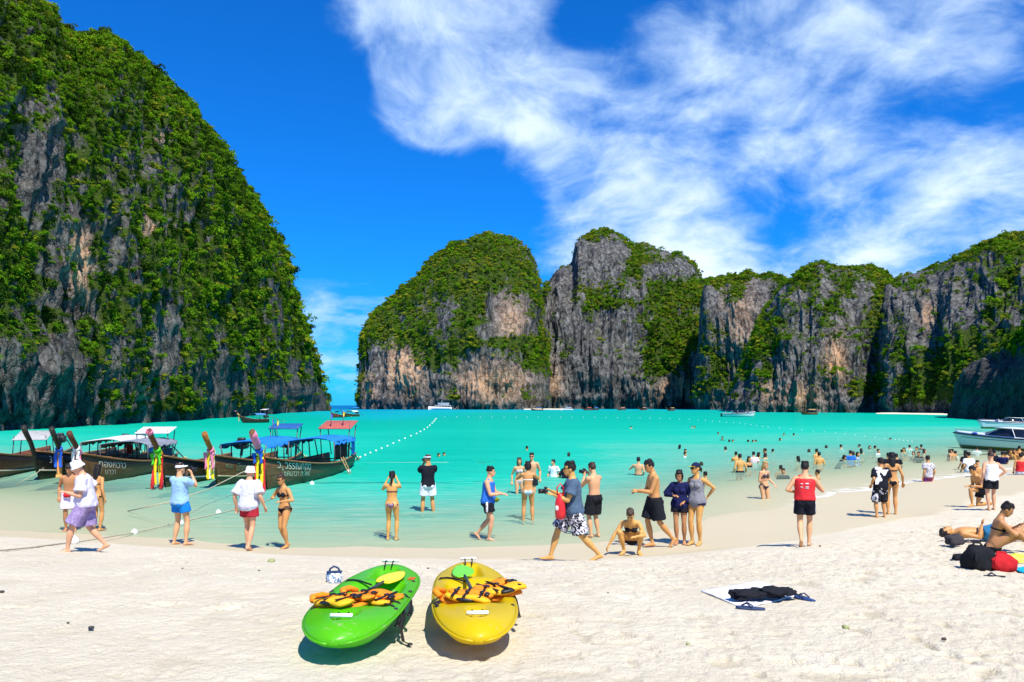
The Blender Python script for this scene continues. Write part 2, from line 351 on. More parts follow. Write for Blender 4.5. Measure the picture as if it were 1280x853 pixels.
def scatter_group():
    g = bpy.data.node_groups.new('scatter_bushes', 'GeometryNodeTree')
    g.interface.new_socket('Geometry', in_out='INPUT', socket_type='NodeSocketGeometry')
    g.interface.new_socket('Geometry', in_out='OUTPUT', socket_type='NodeSocketGeometry')
    gi = g.nodes.new('NodeGroupInput'); go = g.nodes.new('NodeGroupOutput')
    ci = g.nodes.new('GeometryNodeCollectionInfo'); ci.inputs['Collection'].default_value = veg_col
    ci.inputs['Separate Children'].default_value = True; ci.inputs['Reset Children'].default_value = True
    ip = g.nodes.new('GeometryNodeInstanceOnPoints'); ip.inputs['Pick Instance'].default_value = True
    def na(n, t):
        a = g.nodes.new('GeometryNodeInputNamedAttribute'); a.data_type = t; a.inputs[0].default_value = n; return a.outputs[0]
    rot = g.nodes.new('FunctionNodeEulerToRotation')
    L = g.links.new
    L(gi.outputs[0], ip.inputs['Points']); L(ci.outputs[0], ip.inputs['Instance'])
    L(na('pick', 'INT'), ip.inputs['Instance Index']); L(na('rot', 'FLOAT_VECTOR'), rot.inputs[0])
    L(rot.outputs[0], ip.inputs['Rotation']); L(na('scl', 'FLOAT_VECTOR'), ip.inputs['Scale'])
    L(ip.outputs[0], go.inputs[0]); return g
SCATTER = scatter_group()

def plant(name, P, scl, label, lighter=0.0):
    n = len(P); me = bpy.data.meshes.new(name); me.vertices.add(n); me.vertices.foreach_set('co', np.asarray(P, np.float32).ravel())
    a = me.attributes.new('rot', 'FLOAT_VECTOR', 'POINT')
    a.data.foreach_set('vector', np.stack([rng.normal(0, .25, n), rng.normal(0, .25, n), rng.uniform(0, 6.28, n)], -1).astype(np.float32).ravel())
    a = me.attributes.new('scl', 'FLOAT_VECTOR', 'POINT')
    a.data.foreach_set('vector', (scl[:, None]*rng.uniform(.8, 1.2, (n, 3))).astype(np.float32).ravel())
    a = me.attributes.new('pick', 'INT', 'POINT'); sp = fbm(np.asarray(P)/(np.median(scl)*9)+5, 3, 44)+rng.normal(0, .30, n)+lighter
    pk = np.where(sp < -.12, rng.integers(3, 5, n), np.where(sp > .50, 5, rng.integers(0, 3, n))); pk = np.where(rng.random(n) < .14, rng.integers(6, 8, n), pk)
    a.data.foreach_set('value', pk.astype(np.int32))
    me.update(); o = bpy.data.objects.new(name, me); C.objects.link(o)
    md = o.modifiers.new('bushes', 'NODES'); md.node_group = SCATTER
    tag(o, label, 'vegetation', kind='stuff'); return o

def hill(name, cols, nu, nv, veg_label, label, blobs=(), stains=(), vegbase=.0, p_exp=1.0, q_exp=1.0, flute=1.0, butt=1.0, seed=0, under=1.0, bush=(3.5, 8), nbush=2000, lean=.0, overhang=(), notch=13, rock={}, deep=1.0, light_veg=0.0):
    """cols: (photo x, distance of the foot, photo y of the skyline, depth from foot to crest)"""
    c = np.array(cols, float); px = np.linspace(c[0, 0], c[-1, 0], nu)
    def sm(col):
        r_ = (c[-1, 0]-c[0, 0])/nu*1.5
        return sum(np.interp(px+o*r_, c[:, 0], c[:, col]) for o in (-1, 0, 1))/3
    D, top, back = sm(1), np.interp(px, c[:, 0], c[:, 2])+bush[1]*.75, sm(3)*deep
    nf = int(nv*.80); th = np.concatenate([np.linspace(0, math.pi/2, nf), np.linspace(math.pi/2, math.pi, nv-nf+1)[1:]])
    s_, c_ = np.abs(np.sin(th)), np.cos(th)
    hfrac = np.where(th <= math.pi/2, s_**q_exp, s_)
    bfrac = np.where(th <= math.pi/2, 1-np.abs(c_)**p_exp, 1+np.abs(c_)*1.0)
    # find the crest height that puts the skyline where it stands
    H = np.zeros(nu)
    want = (HZ-top)/F
    Dm = D[:, None]+back[:, None]*bfrac[None]
    lo = np.full(nu, .0); hi = np.full(nu, 4000.)
    for _ in range(50):
        mid = (lo+hi)/2; el = np.max((mid[:, None]*hfrac[None]-CAMZ)/Dm, axis=1)
        hi = np.where(el > want, mid, hi); lo = np.where(el > want, lo, mid)
    H = np.maximum(hi, 1.0)
    Zm = H[:, None]*hfrac[None]
    s0 = np.median(D)/F
    Xm = (px[:, None]-640)/F*Dm
    base = np.stack([Xm, Dm, Zm], -1)
    # outward normals of the smooth body
    du = np.gradient(base, axis=0); dv = np.gradient(base, axis=1)
    nrm = np.cross(du, dv); nrm /= np.linalg.norm(nrm, axis=-1, keepdims=True)+1e-9
    if nrm[nu//2, nf//2, 1] > 0: nrm = -nrm
    loc = D[:, None]/F                        # metres per pixel of each column
    u_len = np.cumsum(np.linalg.norm(np.diff(base[:, 0, :2], axis=0, prepend=base[:1, 0, :2]), axis=1)/(D/F))[:, None]   # pixel arc-length along the foot
    pq = np.stack([u_len+0*Zm, (Zm/loc), (Dm-D[:, None])/loc*.5], -1)      # pixel-sized rock coordinates
    sg = seed*31.7
    big = fbm(pq*np.array([.016, .006, .010])+sg, 3, seed)
    but = ridged(pq*np.array([.040, .010, .02])+sg+5, 3, seed+50)-.62
    flt = ridged(pq*np.array([.13, .024, .06])+sg+9, 4, seed+90, .6)-.62
    led = fbm(pq*np.array([.02, .075, .03])+sg+2, 3, seed+70)
    fine = fbm(pq*np.array([.34, .20, .3])+sg, 3, seed+30)
    steep = np.clip(1-np.abs(nrm[..., 2])*1.1, .08, 1)
    disp = (26*big+26*but*butt+10*flt*flute*steep+5*led*steep+3.2*fine)*loc
    hz = Zm/loc                               # height in pixels
    endw = np.clip(np.minimum(np.arange(nu), np.arange(nu)[::-1])/(nu*.03), 0, 1)[:, None]
    disp *= (.25+.75*endw)*sstep(math.pi*.97, math.pi*.6, th)[None]
    disp -= under*5.5*sstep(notch, 2.5, hz+2.5*fbm(np.stack([u_len*.06, u_len*0, u_len*0], -1), 2, seed+3))*loc*(th < 1.5)[None]
    for (ox, oy, rx, ry, amt) in overhang:
        pxx = px[:, None]; pyy = HZ-(Zm-CAMZ)/Dm*F
        disp += amt*loc*np.exp(-((pxx-ox)/rx)**2-((pyy-oy)/ry)**2)
    vd = base/np.linalg.norm(base, axis=-1, keepdims=True); disp *= .25+.75*np.abs((nrm*vd).sum(-1))**.7
    V = base+nrm*disp[..., None]
    V[..., 2] = np.where(th[None] < .001, -2.0, V[..., 2])
    V[:, -1, 2] = -3
    # screen place of each point, for the bare patches and green ledges of this hill
    sx = V[..., 0]/V[..., 1]*F+640; sy = HZ-(V[..., 2]-CAMZ)/V[..., 1]*F
    du = np.gradient(V, axis=0); dv = np.gradient(V, axis=1); n2 = np.cross(du, dv); n2 /= np.linalg.norm(n2, axis=-1, keepdims=True)+1e-9
    n2 = np.where((n2*nrm).sum(-1, keepdims=True) < 0, -n2, n2)
    veg = vegbase+.06+.60*(n2[..., 2]-.25)+.95*fbm(pq*np.array([.030, .024, .03])+sg+40, 4, seed+11, .6)+.35*fbm(pq*np.array([.12, .09, .1])+sg, 2, seed+17)
    veg -= .55*np.clip(flt+.02, 0, 1)
    for (bx, by, rx, ry, amt) in blobs:
        veg = veg+amt*np.exp(-((sx-bx)/rx)**2-((sy-by)/ry)**2)
    veg = np.where(hz < 12, veg-.8*(1-hz/12), veg)
    stn = np.zeros_like(veg)
    for (bx, by, rx, ry, amt) in stains:
        stn = np.maximum(stn, 1.5*amt*np.exp(-((sx-bx)/rx)**2-((sy-by)/ry)**2))
    crev = np.clip((-(flt)-.02)*5, 0, 1)*steep
    me = grid_mesh(name, V.reshape(-1, 3), nu, nv, False, {'veg': np.clip(veg, -1, 2), 'stain': np.clip(stn, 0, 1), 'crev': crev})
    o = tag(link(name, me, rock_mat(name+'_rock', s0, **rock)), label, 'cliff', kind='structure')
    # bushes and small trees rooted in the green parts
    fr = slice(0, int(nv*.9)); P = V[:, fr].reshape(-1, 3); vg = veg[:, fr].reshape(-1); N2 = n2[:, fr].reshape(-1, 3)
    wgt = sstep(.22, .6, vg)
    du_ = np.linalg.norm(np.gradient(V, axis=0), axis=-1)*np.linalg.norm(np.gradient(V, axis=1), axis=-1)
    Lc = np.broadcast_to(loc, veg.shape)[:, fr].reshape(-1)
    wgt = wgt*du_[:, fr].reshape(-1)/Lc**2
    wgt[P[:, 2] < 1.5] = 0
    idx = rng.choice(len(P), nbush, p=wgt/wgt.sum())
    size = rng.uniform(bush[0], bush[1], nbush)*(.75+.5*np.clip(vg[idx], 0, 1))*Lc[idx]*.62
    rr_ = rng.random(nbush); size = np.where(rr_ < .05, size*1.9, np.where(rr_ < .18, size*1.35, np.where(rr_ > .7, size*.65, size)))
    jit = rng.normal(0, 1, (nbush, 3))*(Lc[idx]*1.5)[:, None]
    plant(name+'_vegetation', P[idx]+jit+N2[idx]*(size*.25)[:, None], size, veg_label, light_veg)
    return o

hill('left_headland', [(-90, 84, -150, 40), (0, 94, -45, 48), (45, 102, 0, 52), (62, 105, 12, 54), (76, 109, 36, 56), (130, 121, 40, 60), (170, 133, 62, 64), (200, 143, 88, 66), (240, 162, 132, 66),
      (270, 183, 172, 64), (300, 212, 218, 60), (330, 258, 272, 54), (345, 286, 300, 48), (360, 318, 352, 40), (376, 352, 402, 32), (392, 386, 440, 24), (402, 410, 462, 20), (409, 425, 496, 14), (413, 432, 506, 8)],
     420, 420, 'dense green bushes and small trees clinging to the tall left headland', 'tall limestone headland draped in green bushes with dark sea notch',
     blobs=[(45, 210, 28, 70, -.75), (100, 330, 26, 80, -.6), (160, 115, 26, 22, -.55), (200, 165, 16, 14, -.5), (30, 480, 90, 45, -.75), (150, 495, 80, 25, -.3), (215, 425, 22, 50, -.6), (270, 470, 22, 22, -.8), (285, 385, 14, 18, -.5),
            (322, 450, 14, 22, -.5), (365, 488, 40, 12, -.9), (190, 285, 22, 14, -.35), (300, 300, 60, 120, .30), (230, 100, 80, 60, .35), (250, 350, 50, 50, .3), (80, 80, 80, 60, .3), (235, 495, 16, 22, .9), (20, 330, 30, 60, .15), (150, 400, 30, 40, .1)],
     stains=[(100, 330, 14, 36, .9), (192, 282, 20, 12, .8), (180, 488, 8, 10, 1.0), (205, 170, 12, 8, .6), (12, 120, 8, 6, .8)], vegbase=.62, seed=1, p_exp=.85, q_exp=.95, butt=2.3, flute=1.1, under=2.3, notch=24, rock={'light': (.17, .166, .16)}, bush=(3.6, 8.5), nbush=34000,  # rock base colour darkened hill-wide to stand in for deep shade
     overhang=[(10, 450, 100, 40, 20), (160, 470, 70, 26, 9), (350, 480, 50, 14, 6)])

hill('domed_island', [(446, 690, 508, 10), (449, 670, 440, 30), (455, 650, 410, 50), (470, 630, 385, 70), (500, 610, 362, 80), (520, 600, 345, 85), (545, 590, 318, 90), (560, 585, 306, 92), (590, 580, 296, 95), (620, 580, 292, 95), (640, 582, 298, 95),
      (655, 586, 310, 90), (665, 592, 324, 85), (672, 602, 346, 75), (678, 615, 390, 60), (684, 630, 440, 45), (690, 650, 508, 20)], 300, 250,
     'bright green scrub covering the domed island rock', 'domed limestone island with green cap and orange stained face',
     blobs=[(625, 410, 30, 34, -.9), (545, 430, 26, 18, -.5), (500, 470, 60, 30, -.7), (620, 480, 55, 26, -.8), (575, 440, 18, 12, .5), (625, 428, 62, 9, 1.0), (672, 452, 16, 14, .8), (585, 330, 60, 40, .35), (560, 450, 18, 22, .5), (470, 400, 24, 26, .25), (660, 440, 30, 14, .5), (525, 425, 20, 8, .8), (550, 335, 10, 12, -.4)],
     stains=[(508, 462, 22, 26, 1.0), (618, 480, 40, 22, .8), (548, 333, 10, 8, 1.0), (462, 485, 8, 16, .8), (640, 400, 18, 26, .45)], deep=1.5, light_veg=.38, vegbase=.50, seed=2, p_exp=1.5, q_exp=1.05, butt=1.0, flute=.9, under=.5, bush=(2.0, 4.2), nbush=11000,
     overhang=[(578, 490, 12, 40, -16)])

hill('twin_peak_cliff', [(668, 720, 508, 10), (674, 700, 380, 40), (680, 690, 352, 60), (700, 680, 332, 80), (715, 675, 326, 88), (722, 672, 300, 92), (735, 670, 292, 95), (755, 668, 288, 96), (775, 666, 290, 96), (788, 664, 302, 96), (805, 660, 306, 95), (830, 655, 312, 94), (850, 650, 316, 92),
      (868, 648, 330, 88), (880, 646, 346, 80), (890, 644, 350, 60), (900, 648, 380, 40), (910, 655, 508, 10)], 300, 250,
     'green shrubs on the ledges of the tall twin peaked grey cliff', 'broad grey limestone cliff with two stepped peaks',
     blobs=[(755, 312, 46, 20, -.5), (830, 335, 50, 22, -.4), (700, 380, 24, 60, -.6), (745, 430, 40, 40, -.5), (720, 490, 60, 24, -.8), (810, 495, 60, 16, -.7), (760, 378, 38, 9, .9), (845, 415, 32, 55, .7), (820, 460, 30, 20, .35), (795, 330, 14, 22, .5), (740, 300, 18, 8, .4), (700, 430, 10, 60, .25), (790, 385, 26, 26, -.4)],
     stains=[(850, 490, 22, 16, .9), (690, 480, 12, 24, .5)], deep=1.7, light_veg=.38, vegbase=.27, seed=3, p_exp=1.35, q_exp=1.0, butt=1.1, flute=1.1, under=.8, bush=(1.8, 4.0), nbush=9500)

hill('saddle_cliff', [(868, 560, 508, 8), (880, 548, 380, 30), (886, 540, 352, 45), (905, 530, 342, 60), (935, 520, 338, 66), (960, 512, 344, 66), (976, 505, 348, 60), (990, 500, 360, 50), (1010, 500, 400, 30), (1030, 510, 508, 8)], 200, 220,
     'green shrubs on the pale saddle cliff between two larger hills', 'pale streaked limestone cliff between twin peaks and ridge',
     blobs=[(930, 400, 40, 50, -.5), (910, 455, 24, 34, .4), (935, 345, 40, 8, .3), (890, 480, 20, 20, .4)], stains=[(925, 395, 20, 40, .35)], deep=1.6, light_veg=.38, vegbase=.24, seed=4, p_exp=1.2, q_exp=.92, butt=1.0, flute=1.0, under=.7, bush=(2.0, 4.2), nbush=4200)

hill('ridged_cliff', [(905, 400, 509, 6), (918, 380, 480, 30), (935, 362, 430, 50), (955, 350, 390, 62), (975, 345, 360, 68), (995, 340, 340, 70), (1010, 338, 328, 70), (1025, 336, 322, 70), (1035, 335, 330, 68), (1050, 334, 330, 66), (1070, 333, 332, 64), (1090, 333, 332, 60), (1102, 332, 340, 56),
      (1112, 332, 352, 50), (1125, 336, 370, 40), (1145, 345, 420, 30), (1165, 360, 509, 6)], 300, 260,
     'green shrubs on the crest and gullies of the sharp ridged cliff', 'grey vertical cliff with sharp ridge and shaded left flank',
     blobs=[(1010, 420, 34, 80, -.4), (1070, 440, 40, 60, -.45), (985, 490, 40, 20, -.4), (960, 430, 22, 50, .5), (1035, 345, 60, 12, .5), (1070, 480, 50, 24, .35), (1100, 430, 14, 60, .5), (1015, 500, 80, 10, -.5), (1120, 490, 20, 16, .5)],
     stains=[(1045, 450, 12, 26, .9), (1000, 495, 22, 14, .7), (960, 490, 10, 14, .7)], deep=1.6, light_veg=.28, vegbase=.26, seed=5, p_exp=1.3, q_exp=1.0, butt=1.5, flute=1.1, under=.9, bush=(2.4, 5.2), nbush=8000)

hill('long_right_cliff', [(1085, 350, 508, 8), (1100, 330, 380, 30), (1112, 318, 350, 45), (1128, 306, 343, 55), (1150, 296, 334, 62), (1180, 284, 326, 68), (1200, 276, 318, 70), (1215, 270, 308, 72), (1235, 262, 298, 74), (1255, 255, 292, 76), (1280, 248, 287, 78), (1330, 240, 282, 80), (1420, 230, 290, 80), (1500, 228, 330, 70)], 360, 260,
     'green jungle and shrubs on the long right hand cliff', 'long grey limestone cliff with wooded foot and green rim',
     blobs=[(1170, 380, 50, 46, -.45), (1120, 400, 16, 50, -.2), (1230, 350, 40, 30, -.3), (1150, 480, 60, 28, .9), (1200, 450, 40, 30, .6), (1100, 495, 16, 16, -.4), (1220, 305, 60, 12, .5), (1255, 330, 14, 60, .3), (1250, 420, 24, 20, .5), (1120, 450, 14, 40, .3)],
     stains=[(1160, 395, 10, 14, .6)], deep=1.6, light_veg=.28, vegbase=.31, seed=6, p_exp=1.3, q_exp=1.0, butt=1.3, flute=1.15, under=.6, bush=(2.6, 6), nbush=11000)

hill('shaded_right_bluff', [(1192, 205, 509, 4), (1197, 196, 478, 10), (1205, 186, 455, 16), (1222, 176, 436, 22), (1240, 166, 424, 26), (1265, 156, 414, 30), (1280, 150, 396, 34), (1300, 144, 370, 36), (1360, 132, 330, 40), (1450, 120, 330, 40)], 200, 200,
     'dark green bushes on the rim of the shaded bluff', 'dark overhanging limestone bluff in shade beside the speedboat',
     blobs=[(1240, 492, 90, 40, -1.6), (1240, 425, 60, 10, .9), (1270, 390, 14, 20, .4)], stains=[], vegbase=.45, seed=7, p_exp=.7, q_exp=.62, butt=1.3, flute=2.0, under=2.2, notch=26, rock={'light': (.10, .10, .098)}, bush=(3.5, 7.5), nbush=1500, overhang=[(1250, 436, 120, 24, 26)])  # rock tone lowered: part of the bluff's shade is put into its colour

# small pale beaches at the feet of the far cliffs
def strip_beach(name, pts, label, z=.9):
    V, Fc = [], []
    for i, (px, D, wd) in enumerate(pts):
        x = (px-640)/F
        for k, (dd, zz_) in enumerate(((0, -.3), (wd*.35, z*.35), (wd*.7, z*.8), (wd, z), (wd*1.6, z*1.1))):
            V.append((x*(D+dd), D+dd, zz_+.05*math.sin(i*2.1+k)))
    for i in range(len(pts)-1):
        for k in range(4): a = i*5+k; Fc.append((a, a+5, a+6, a+1))
    me = bpy.data.meshes.new(name); me.from_pydata(V, [], Fc); me.update()
    tag(link(name, me, m_sand), label, 'beach', kind='structure')
strip_beach('cove_beach', [(1095, 288, 2), (1102, 279, 16), (1120, 272, 20), (1140, 265, 20), (1160, 256, 18), (1178, 250, 14), (1190, 246, 3)], 'narrow pale beach under the wooded foot of right cliff', .25)
strip_beach('distant_beach', [(655, 570, 3), (662, 562, 20), (680, 560, 30), (700, 566, 20), (708, 575, 3)], 'tiny pale beach between domed island and twin peaks', .6)
# ------------------------------------------------------------------ small-shape helpers
class MB:
    """collects boxes, lofts and tubes; build() links them as one mesh"""
    def __init__(s): s.v, s.f = [], []
    def add(s, V, Fc):
        o = len(s.v); s.v += [tuple(map(float, p)) for p in V]; s.f += [tuple(i+o for i in f) for f in Fc]; return s
    def loft(s, rings, cap=True, closed=True):
        n = len(rings[0]); V = [p for r in rings for p in r]; Fc = []
        for i in range(len(rings)-1):
            for j in range(n if closed else n-1):
                k = (j+1) % n; Fc.append((i*n+j, i*n+k, (i+1)*n+k, (i+1)*n+j))
        if cap and closed:
            Fc.append(tuple(range(n-1, -1, -1))); Fc.append(tuple((len(rings)-1)*n+j for j in range(n)))
        return s.add(V, Fc)
    def tube(s, path, rad, n=8, flat=None):
        path = [Vector(p) for p in path]; rings = []
        rads = rad if isinstance(rad, (list, tuple)) else [rad]*len(path)
        up = None
        for i, p in enumerate(path):
            d = (path[min(i+1, len(path)-1)]-path[max(i-1, 0)]); d = d.normalized() if d.length > 1e-9 else Vector((0, 0, 1))
            if up is None: up = Vector((0, 0, 1)) if abs(d.z) < .9 else Vector((0, 1, 0))
            a = d.cross(up); a = a.normalized() if a.length > 1e-6 else d.orthogonal().normalized(); b = a.cross(d).normalized(); up = b
            fa, fb = flat or (1, 1)
            rings.append([p+(a*math.cos(t)*fa+b*math.sin(t)*fb)*rads[i] for t in [2*math.pi*k/n for k in range(n)]])
        return s.loft(rings)
    def box(s, c, size, bev=0.0, rot=None):
        cx, cy, cz = c; hx, hy, hz = [k/2 for k in size]; bev = min(bev, hx*.9, hy*.9, hz*.9)
        rings = []
        zs = [(-hz, bev), (-hz+bev, 0), (hz-bev, 0), (hz, bev)] if bev else [(-hz, 0), (hz, 0)]
        M = Matrix.Rotation(rot[0], 4, rot[1]) if rot else None
        for z, ins in zs:
            x, y = hx-ins, hy-ins
            if bev:
                r = bev*.8; pts = [(x-r, -y), (x, -y+r), (x, y-r), (x-r, y), (-x+r, y), (-x, y-r), (-x, -y+r), (-x+r, -y)]
            else: pts = [(x, -y), (x, y), (-x, y), (-x, -y)]
            rings.append([(Vector((a, b, z)) if not M else M@Vector((a, b, z)))+Vector(c) for a, b in pts])
        return s.loft(rings)
    def ell(s, c, r, n=12, m=8, zmin=-1.0, zmax=1.0):
        t0, t1 = math.asin(max(-1, zmin)), math.asin(min(1, zmax)); rings = []
        for i in range(m+1):
            t = t0+(t1-t0)*i/m; k = max(math.cos(t), .02)
            rings.append([(c[0]+r[0]*k*math.cos(2*math.pi*j/n), c[1]+r[1]*k*math.sin(2*math.pi*j/n), c[2]+r[2]*math.sin(t)) for j in range(n)])
        return s.loft(rings)
    def sheet(s, rows, thick=.004):
        """a cloth-like sheet from rows of points, with a little thickness"""
        nu, nv = len(rows), len(rows[0]); V = [Vector(p) for r in rows for p in r]
        V2 = [p+Vector((0, 0, -thick)) for p in V]; Fc = []; o = nu*nv
        for i in range(nu-1):
            for j in range(nv-1):
                a = i*nv+j; q = (a, a+nv, a+nv+1, a+1); Fc.append(q); Fc.append(tuple(k+o for k in q[::-1]))
        edge = [i*nv for i in range(nu)]+[(nu-1)*nv+j for j in range(1, nv)]+[i*nv+nv-1 for i in range(nu-2, -1, -1)]+[j for j in range(nv-2, 0, -1)]
        for a, b in zip(edge, edge[1:]+edge[:1]): Fc.append((b, a, a+o, b+o))
        return s.add(V+V2, Fc)
    def xf(s, M):
        s.v = [tuple(M@Vector(p)) for p in s.v]; return s
    def mesh(s, name, fix=True):
        me = bpy.data.meshes.new(name); me.from_pydata(s.v, [], s.f)
        if fix:
            bm = bmesh.new(); bm.from_mesh(me); bmesh.ops.recalc_face_normals(bm, faces=bm.faces); bm.to_mesh(me); bm.free()
        me.update(); return me
    def build(s, name, mat, parent=None, smooth=True):
        return link(name, s.mesh(name), mat, parent, smooth)

def empty(name, loc=(0, 0, 0), rz=0.0, scale=1.0):
    o = bpy.data.objects.new(name, None); C.objects.link(o); o.location = loc; o.rotation_euler = (0, 0, rz); o.scale = (scale,)*3
    o.empty_display_size = .1; return o
def copy_tree(o, parent=None):
    c = o.copy(); C.objects.link(c)
    if parent: c.parent = parent
    for ch in o.children: copy_tree(ch, c)
    return c

MATS = {}
def paint(key, col, rough=.6, spec=.3, var=.12, scale=6.0, bump=0.0, bscale=40.0, metal=0.0, trans=0.0, coat=0.0):
    if key in MATS: return MATS[key]
    m, nt = new_mat(key); p = nt.n('ShaderNodeTexCoord').outputs['Object']
    n = nt.noise(p, scale, 4, .6)
    dk = tuple(c*(1-var*1.6) for c in col); lt = tuple(min(c*(1+var), 1) for c in col)
    b = nt.n('ShaderNodeBsdfPrincipled', Base_Color=nt.mix(nt.maprange(n, .3, .7), dk, lt), Roughness=rough, Metallic=metal)
    b.inputs['Specular IOR Level'].default_value = spec; b.inputs['Coat Weight'].default_value = coat
    if bump: nt.put(b.inputs['Normal'], nt.n('ShaderNodeBump', Strength=bump, Distance=.02, Height=nt.noise(p, bscale, 3, .6)).outputs[0])
    sh = b
    if trans: sh = nt.n('ShaderNodeMixShader', i0=trans, i1=b, i2=nt.n('ShaderNodeBsdfTranslucent', Color=(*col, 1)))
    nt.out(sh); MATS[key] = m; return m
def cloth(key, col, var=.10): return paint('cloth_'+key, col, .9, .1, var, 9.0, .8, 13.0)
def pattern(key, a, b, scale, thr=.5, kind='noise'):
    if key in MATS: return MATS[key]
    m, nt = new_mat(key); p = nt.n('ShaderNodeTexCoord').outputs['Object']
    if kind == 'stripe': f = nt.math('SINE', nt.math('MULTIPLY', nt.n('ShaderNodeSeparateXYZ', i0=p).outputs[2], scale)); f = nt.maprange(f, -.1, .1)
    elif kind == 'check':
        f = nt.n('ShaderNodeTexChecker', Vector=p, Scale=scale).outputs[1]
    else: f = nt.maprange(nt.noise(p, scale, 2, .5, 1.2), thr-.03, thr+.03)
    bs = nt.n('ShaderNodeBsdfPrincipled', Base_Color=nt.mix(f, a, b), Roughness=.9); bs.inputs['Specular IOR Level'].default_value = .1
    nt.out(bs); MATS[key] = m; return m

BLACK = lambda: paint('black_plastic', (.012, .012, .013), .45, .4, .1)
WEB = lambda: paint('black_webbing', (.015, .014, .016), .8, .2, .1)

# ------------------------------------------------------------------ kayaks
def kayak(name, label, mat_col, near, far, ncol, width, paddle_col, flip):
    near, far = Vector(near), Vector(far); ax = (far-near); L = ax.length; e = ax.normalized()
    side = e.cross(Vector((0, 0, 1))).normalized(); up = side.cross(e).normalized()
    M = Matrix((( side.x, e.x, up.x, 0), (side.y, e.y, up.y, 0), (side.z, e.z, up.z, 0), (0, 0, 0, 1)))
    root = empty(name, (near+far)/2); root.rotation_euler = M.to_euler(); tag(root, label, 'kayak', 'kayaks on the sand')
    nS, nW = 90, 33
    def outline(s):            # s in -1..1 along the length, blunt ends
        return width/2*max(0, 1-abs(s)**3.6)**.52
    def rim(s): return .215+(.055*abs(s)**2.2 if s > 0 else -.085*abs(s)**3)
    def keel(s): return .012+(rim(s)-.03)*abs(s)**7
    def well(s, w):
        d = 0
        def bump(a, b, x, k=.07): return float(sstep(a-k, a+k, np.float64(x))*sstep(b+k, b-k, np.float64(x)))
        d += .125*bump(-.40, .34, s)*bump(-.62, .62, w, .13)         # cockpit floor and seat
        d -= .06*bump(-.10, -.02, s, .04)*bump(-.55, .55, w, .1)     # thigh brace between seat and foot well
        d += .06*bump(-.34, -.12, s, .05)*bump(-.5, .5, w, .15)      # seat pan
        d += .085*bump(.52, .80, s, .05)*bump(-.34, .34, w, .12)     # far storage well
        d += .05*bump(-.82, -.62, s, .05)*bump(-.22, .22, w, .12)    # near hatch dip
        return d
    top, bot = [], []
    for i in range(nS+1):
        s = math.sin((i/nS-.5)*math.pi)*.9995; hw = outline(s); zr = rim(s); kz = keel(s)
        rt, rb = [], []
        for j in range(nW):
            w = -1+2*j/(nW-1)
            crown = (.040 if s > 0 else .105)*(1-w*w)*(abs(s)**2)*(1-abs(s)**12) + .018*(1-abs(w)**6)
            rt.append((w*hw, s*L/2, zr+crown-well(s, w)))
            hull = kz+(zr-kz)*abs(w)**3.2 - .012*math.cos(w*math.pi*3)*(1-abs(w))*(1-abs(s))
            rb.append((w*hw*(1.0-.035*(1-abs(w))), s*L/2, min(hull, zr-.001)))
        top.append(rt); bot.append(rb)
    mb = MB(); n = nW
    rings = [rt+rb[::-1][1:-1] for rt, rb in zip(top, bot)]
    mb.loft(rings)
    pm, nt = new_mat(name+'_plastic'); p = nt.n('ShaderNodeTexCoord').outputs['Object']
    scr = nt.noise(nt.vmath('MULTIPLY', p, (1, .35, 1)), 9, 5, .7)
    c = nt.mix(nt.maprange(scr, .55, .75), mat_col, tuple(min(1, k*.7+.06) for k in mat_col))
    sandy = nt.maprange(nt.math('ADD', nt.noise(p, 26, 4, .7), nt.math('MULTIPLY', nt.noise(p, 3, 3, .6), .5)), .92, 1.02)
    c = nt.mix(nt.math('MULTIPLY', sandy, .6), c, (.62, .52, .36))
    b = nt.n('ShaderNodeBsdfPrincipled', Base_Color=c, Roughness=.32); b.inputs['Specular IOR Level'].default_value = .45
    tl = nt.n('ShaderNodeBsdfTranslucent', Color=c)
    nt.out(nt.n('ShaderNodeMixShader', i0=.45, i1=b, i2=tl))
    hull = mb.build('hull', pm, root)
    # a raised seam round the rim
    MB().tube([(outline(s)*sg*1.004, s*L/2, rim(s)-.012) for sg, rngs in ((1, np.linspace(-.995, .995, 60)), (-1, np.linspace(.995, -.995, 60))) for s in rngs], .010, 6).build('rim_seam', pm, root)
    # carry handles, pad eyes, bungee
    for e_, s in ((-1, -.82), (1, .93)):
        z = rim(s)+.045 if s > 0 else rim(s)+.06; y = s*L/2
        h = MB().tube([(-.075, y-.02*e_, z+.03), (.075, y-.02*e_, z+.03)], .014, 10).build('handle', paint('white_grip', (.82, .82, .80), .5), root)
        MB().tube([(-.03, y-.02*e_, z+.03), (-.035, y-.09*e_, z+.035), (-.03, y-.16*e_, z-.01)], .006, 6).tube([(.03, y-.02*e_, z+.03), (.035, y-.09*e_, z+.035), (.03, y-.16*e_, z-.01)], .006, 6).build('cord', WEB(), h)
    for s, w in ((-.45, .9), (-.45, -.9), (.1, .92), (.1, -.92), (.45, .86), (.45, -.86), (.62, .55), (.62, -.55)):
        MB().box((w*outline(s), s*L/2, rim(s)+.010), (.03, .045, .016), .006).build('pad_eye', BLACK(), root)
    s0 = .46; MB().tube([(-.86*outline(s0)+k*.06, s0*L/2-.04*k, rim(s0)+.02+.012*math.sin(k*1.1)) for k in range(5)], .008, 6).build('side_strap', WEB(), root)
    return root, M, L, outline, rim

def frame_pt(root, M, p): return root.location+M.to_3x3()@Vector(p)

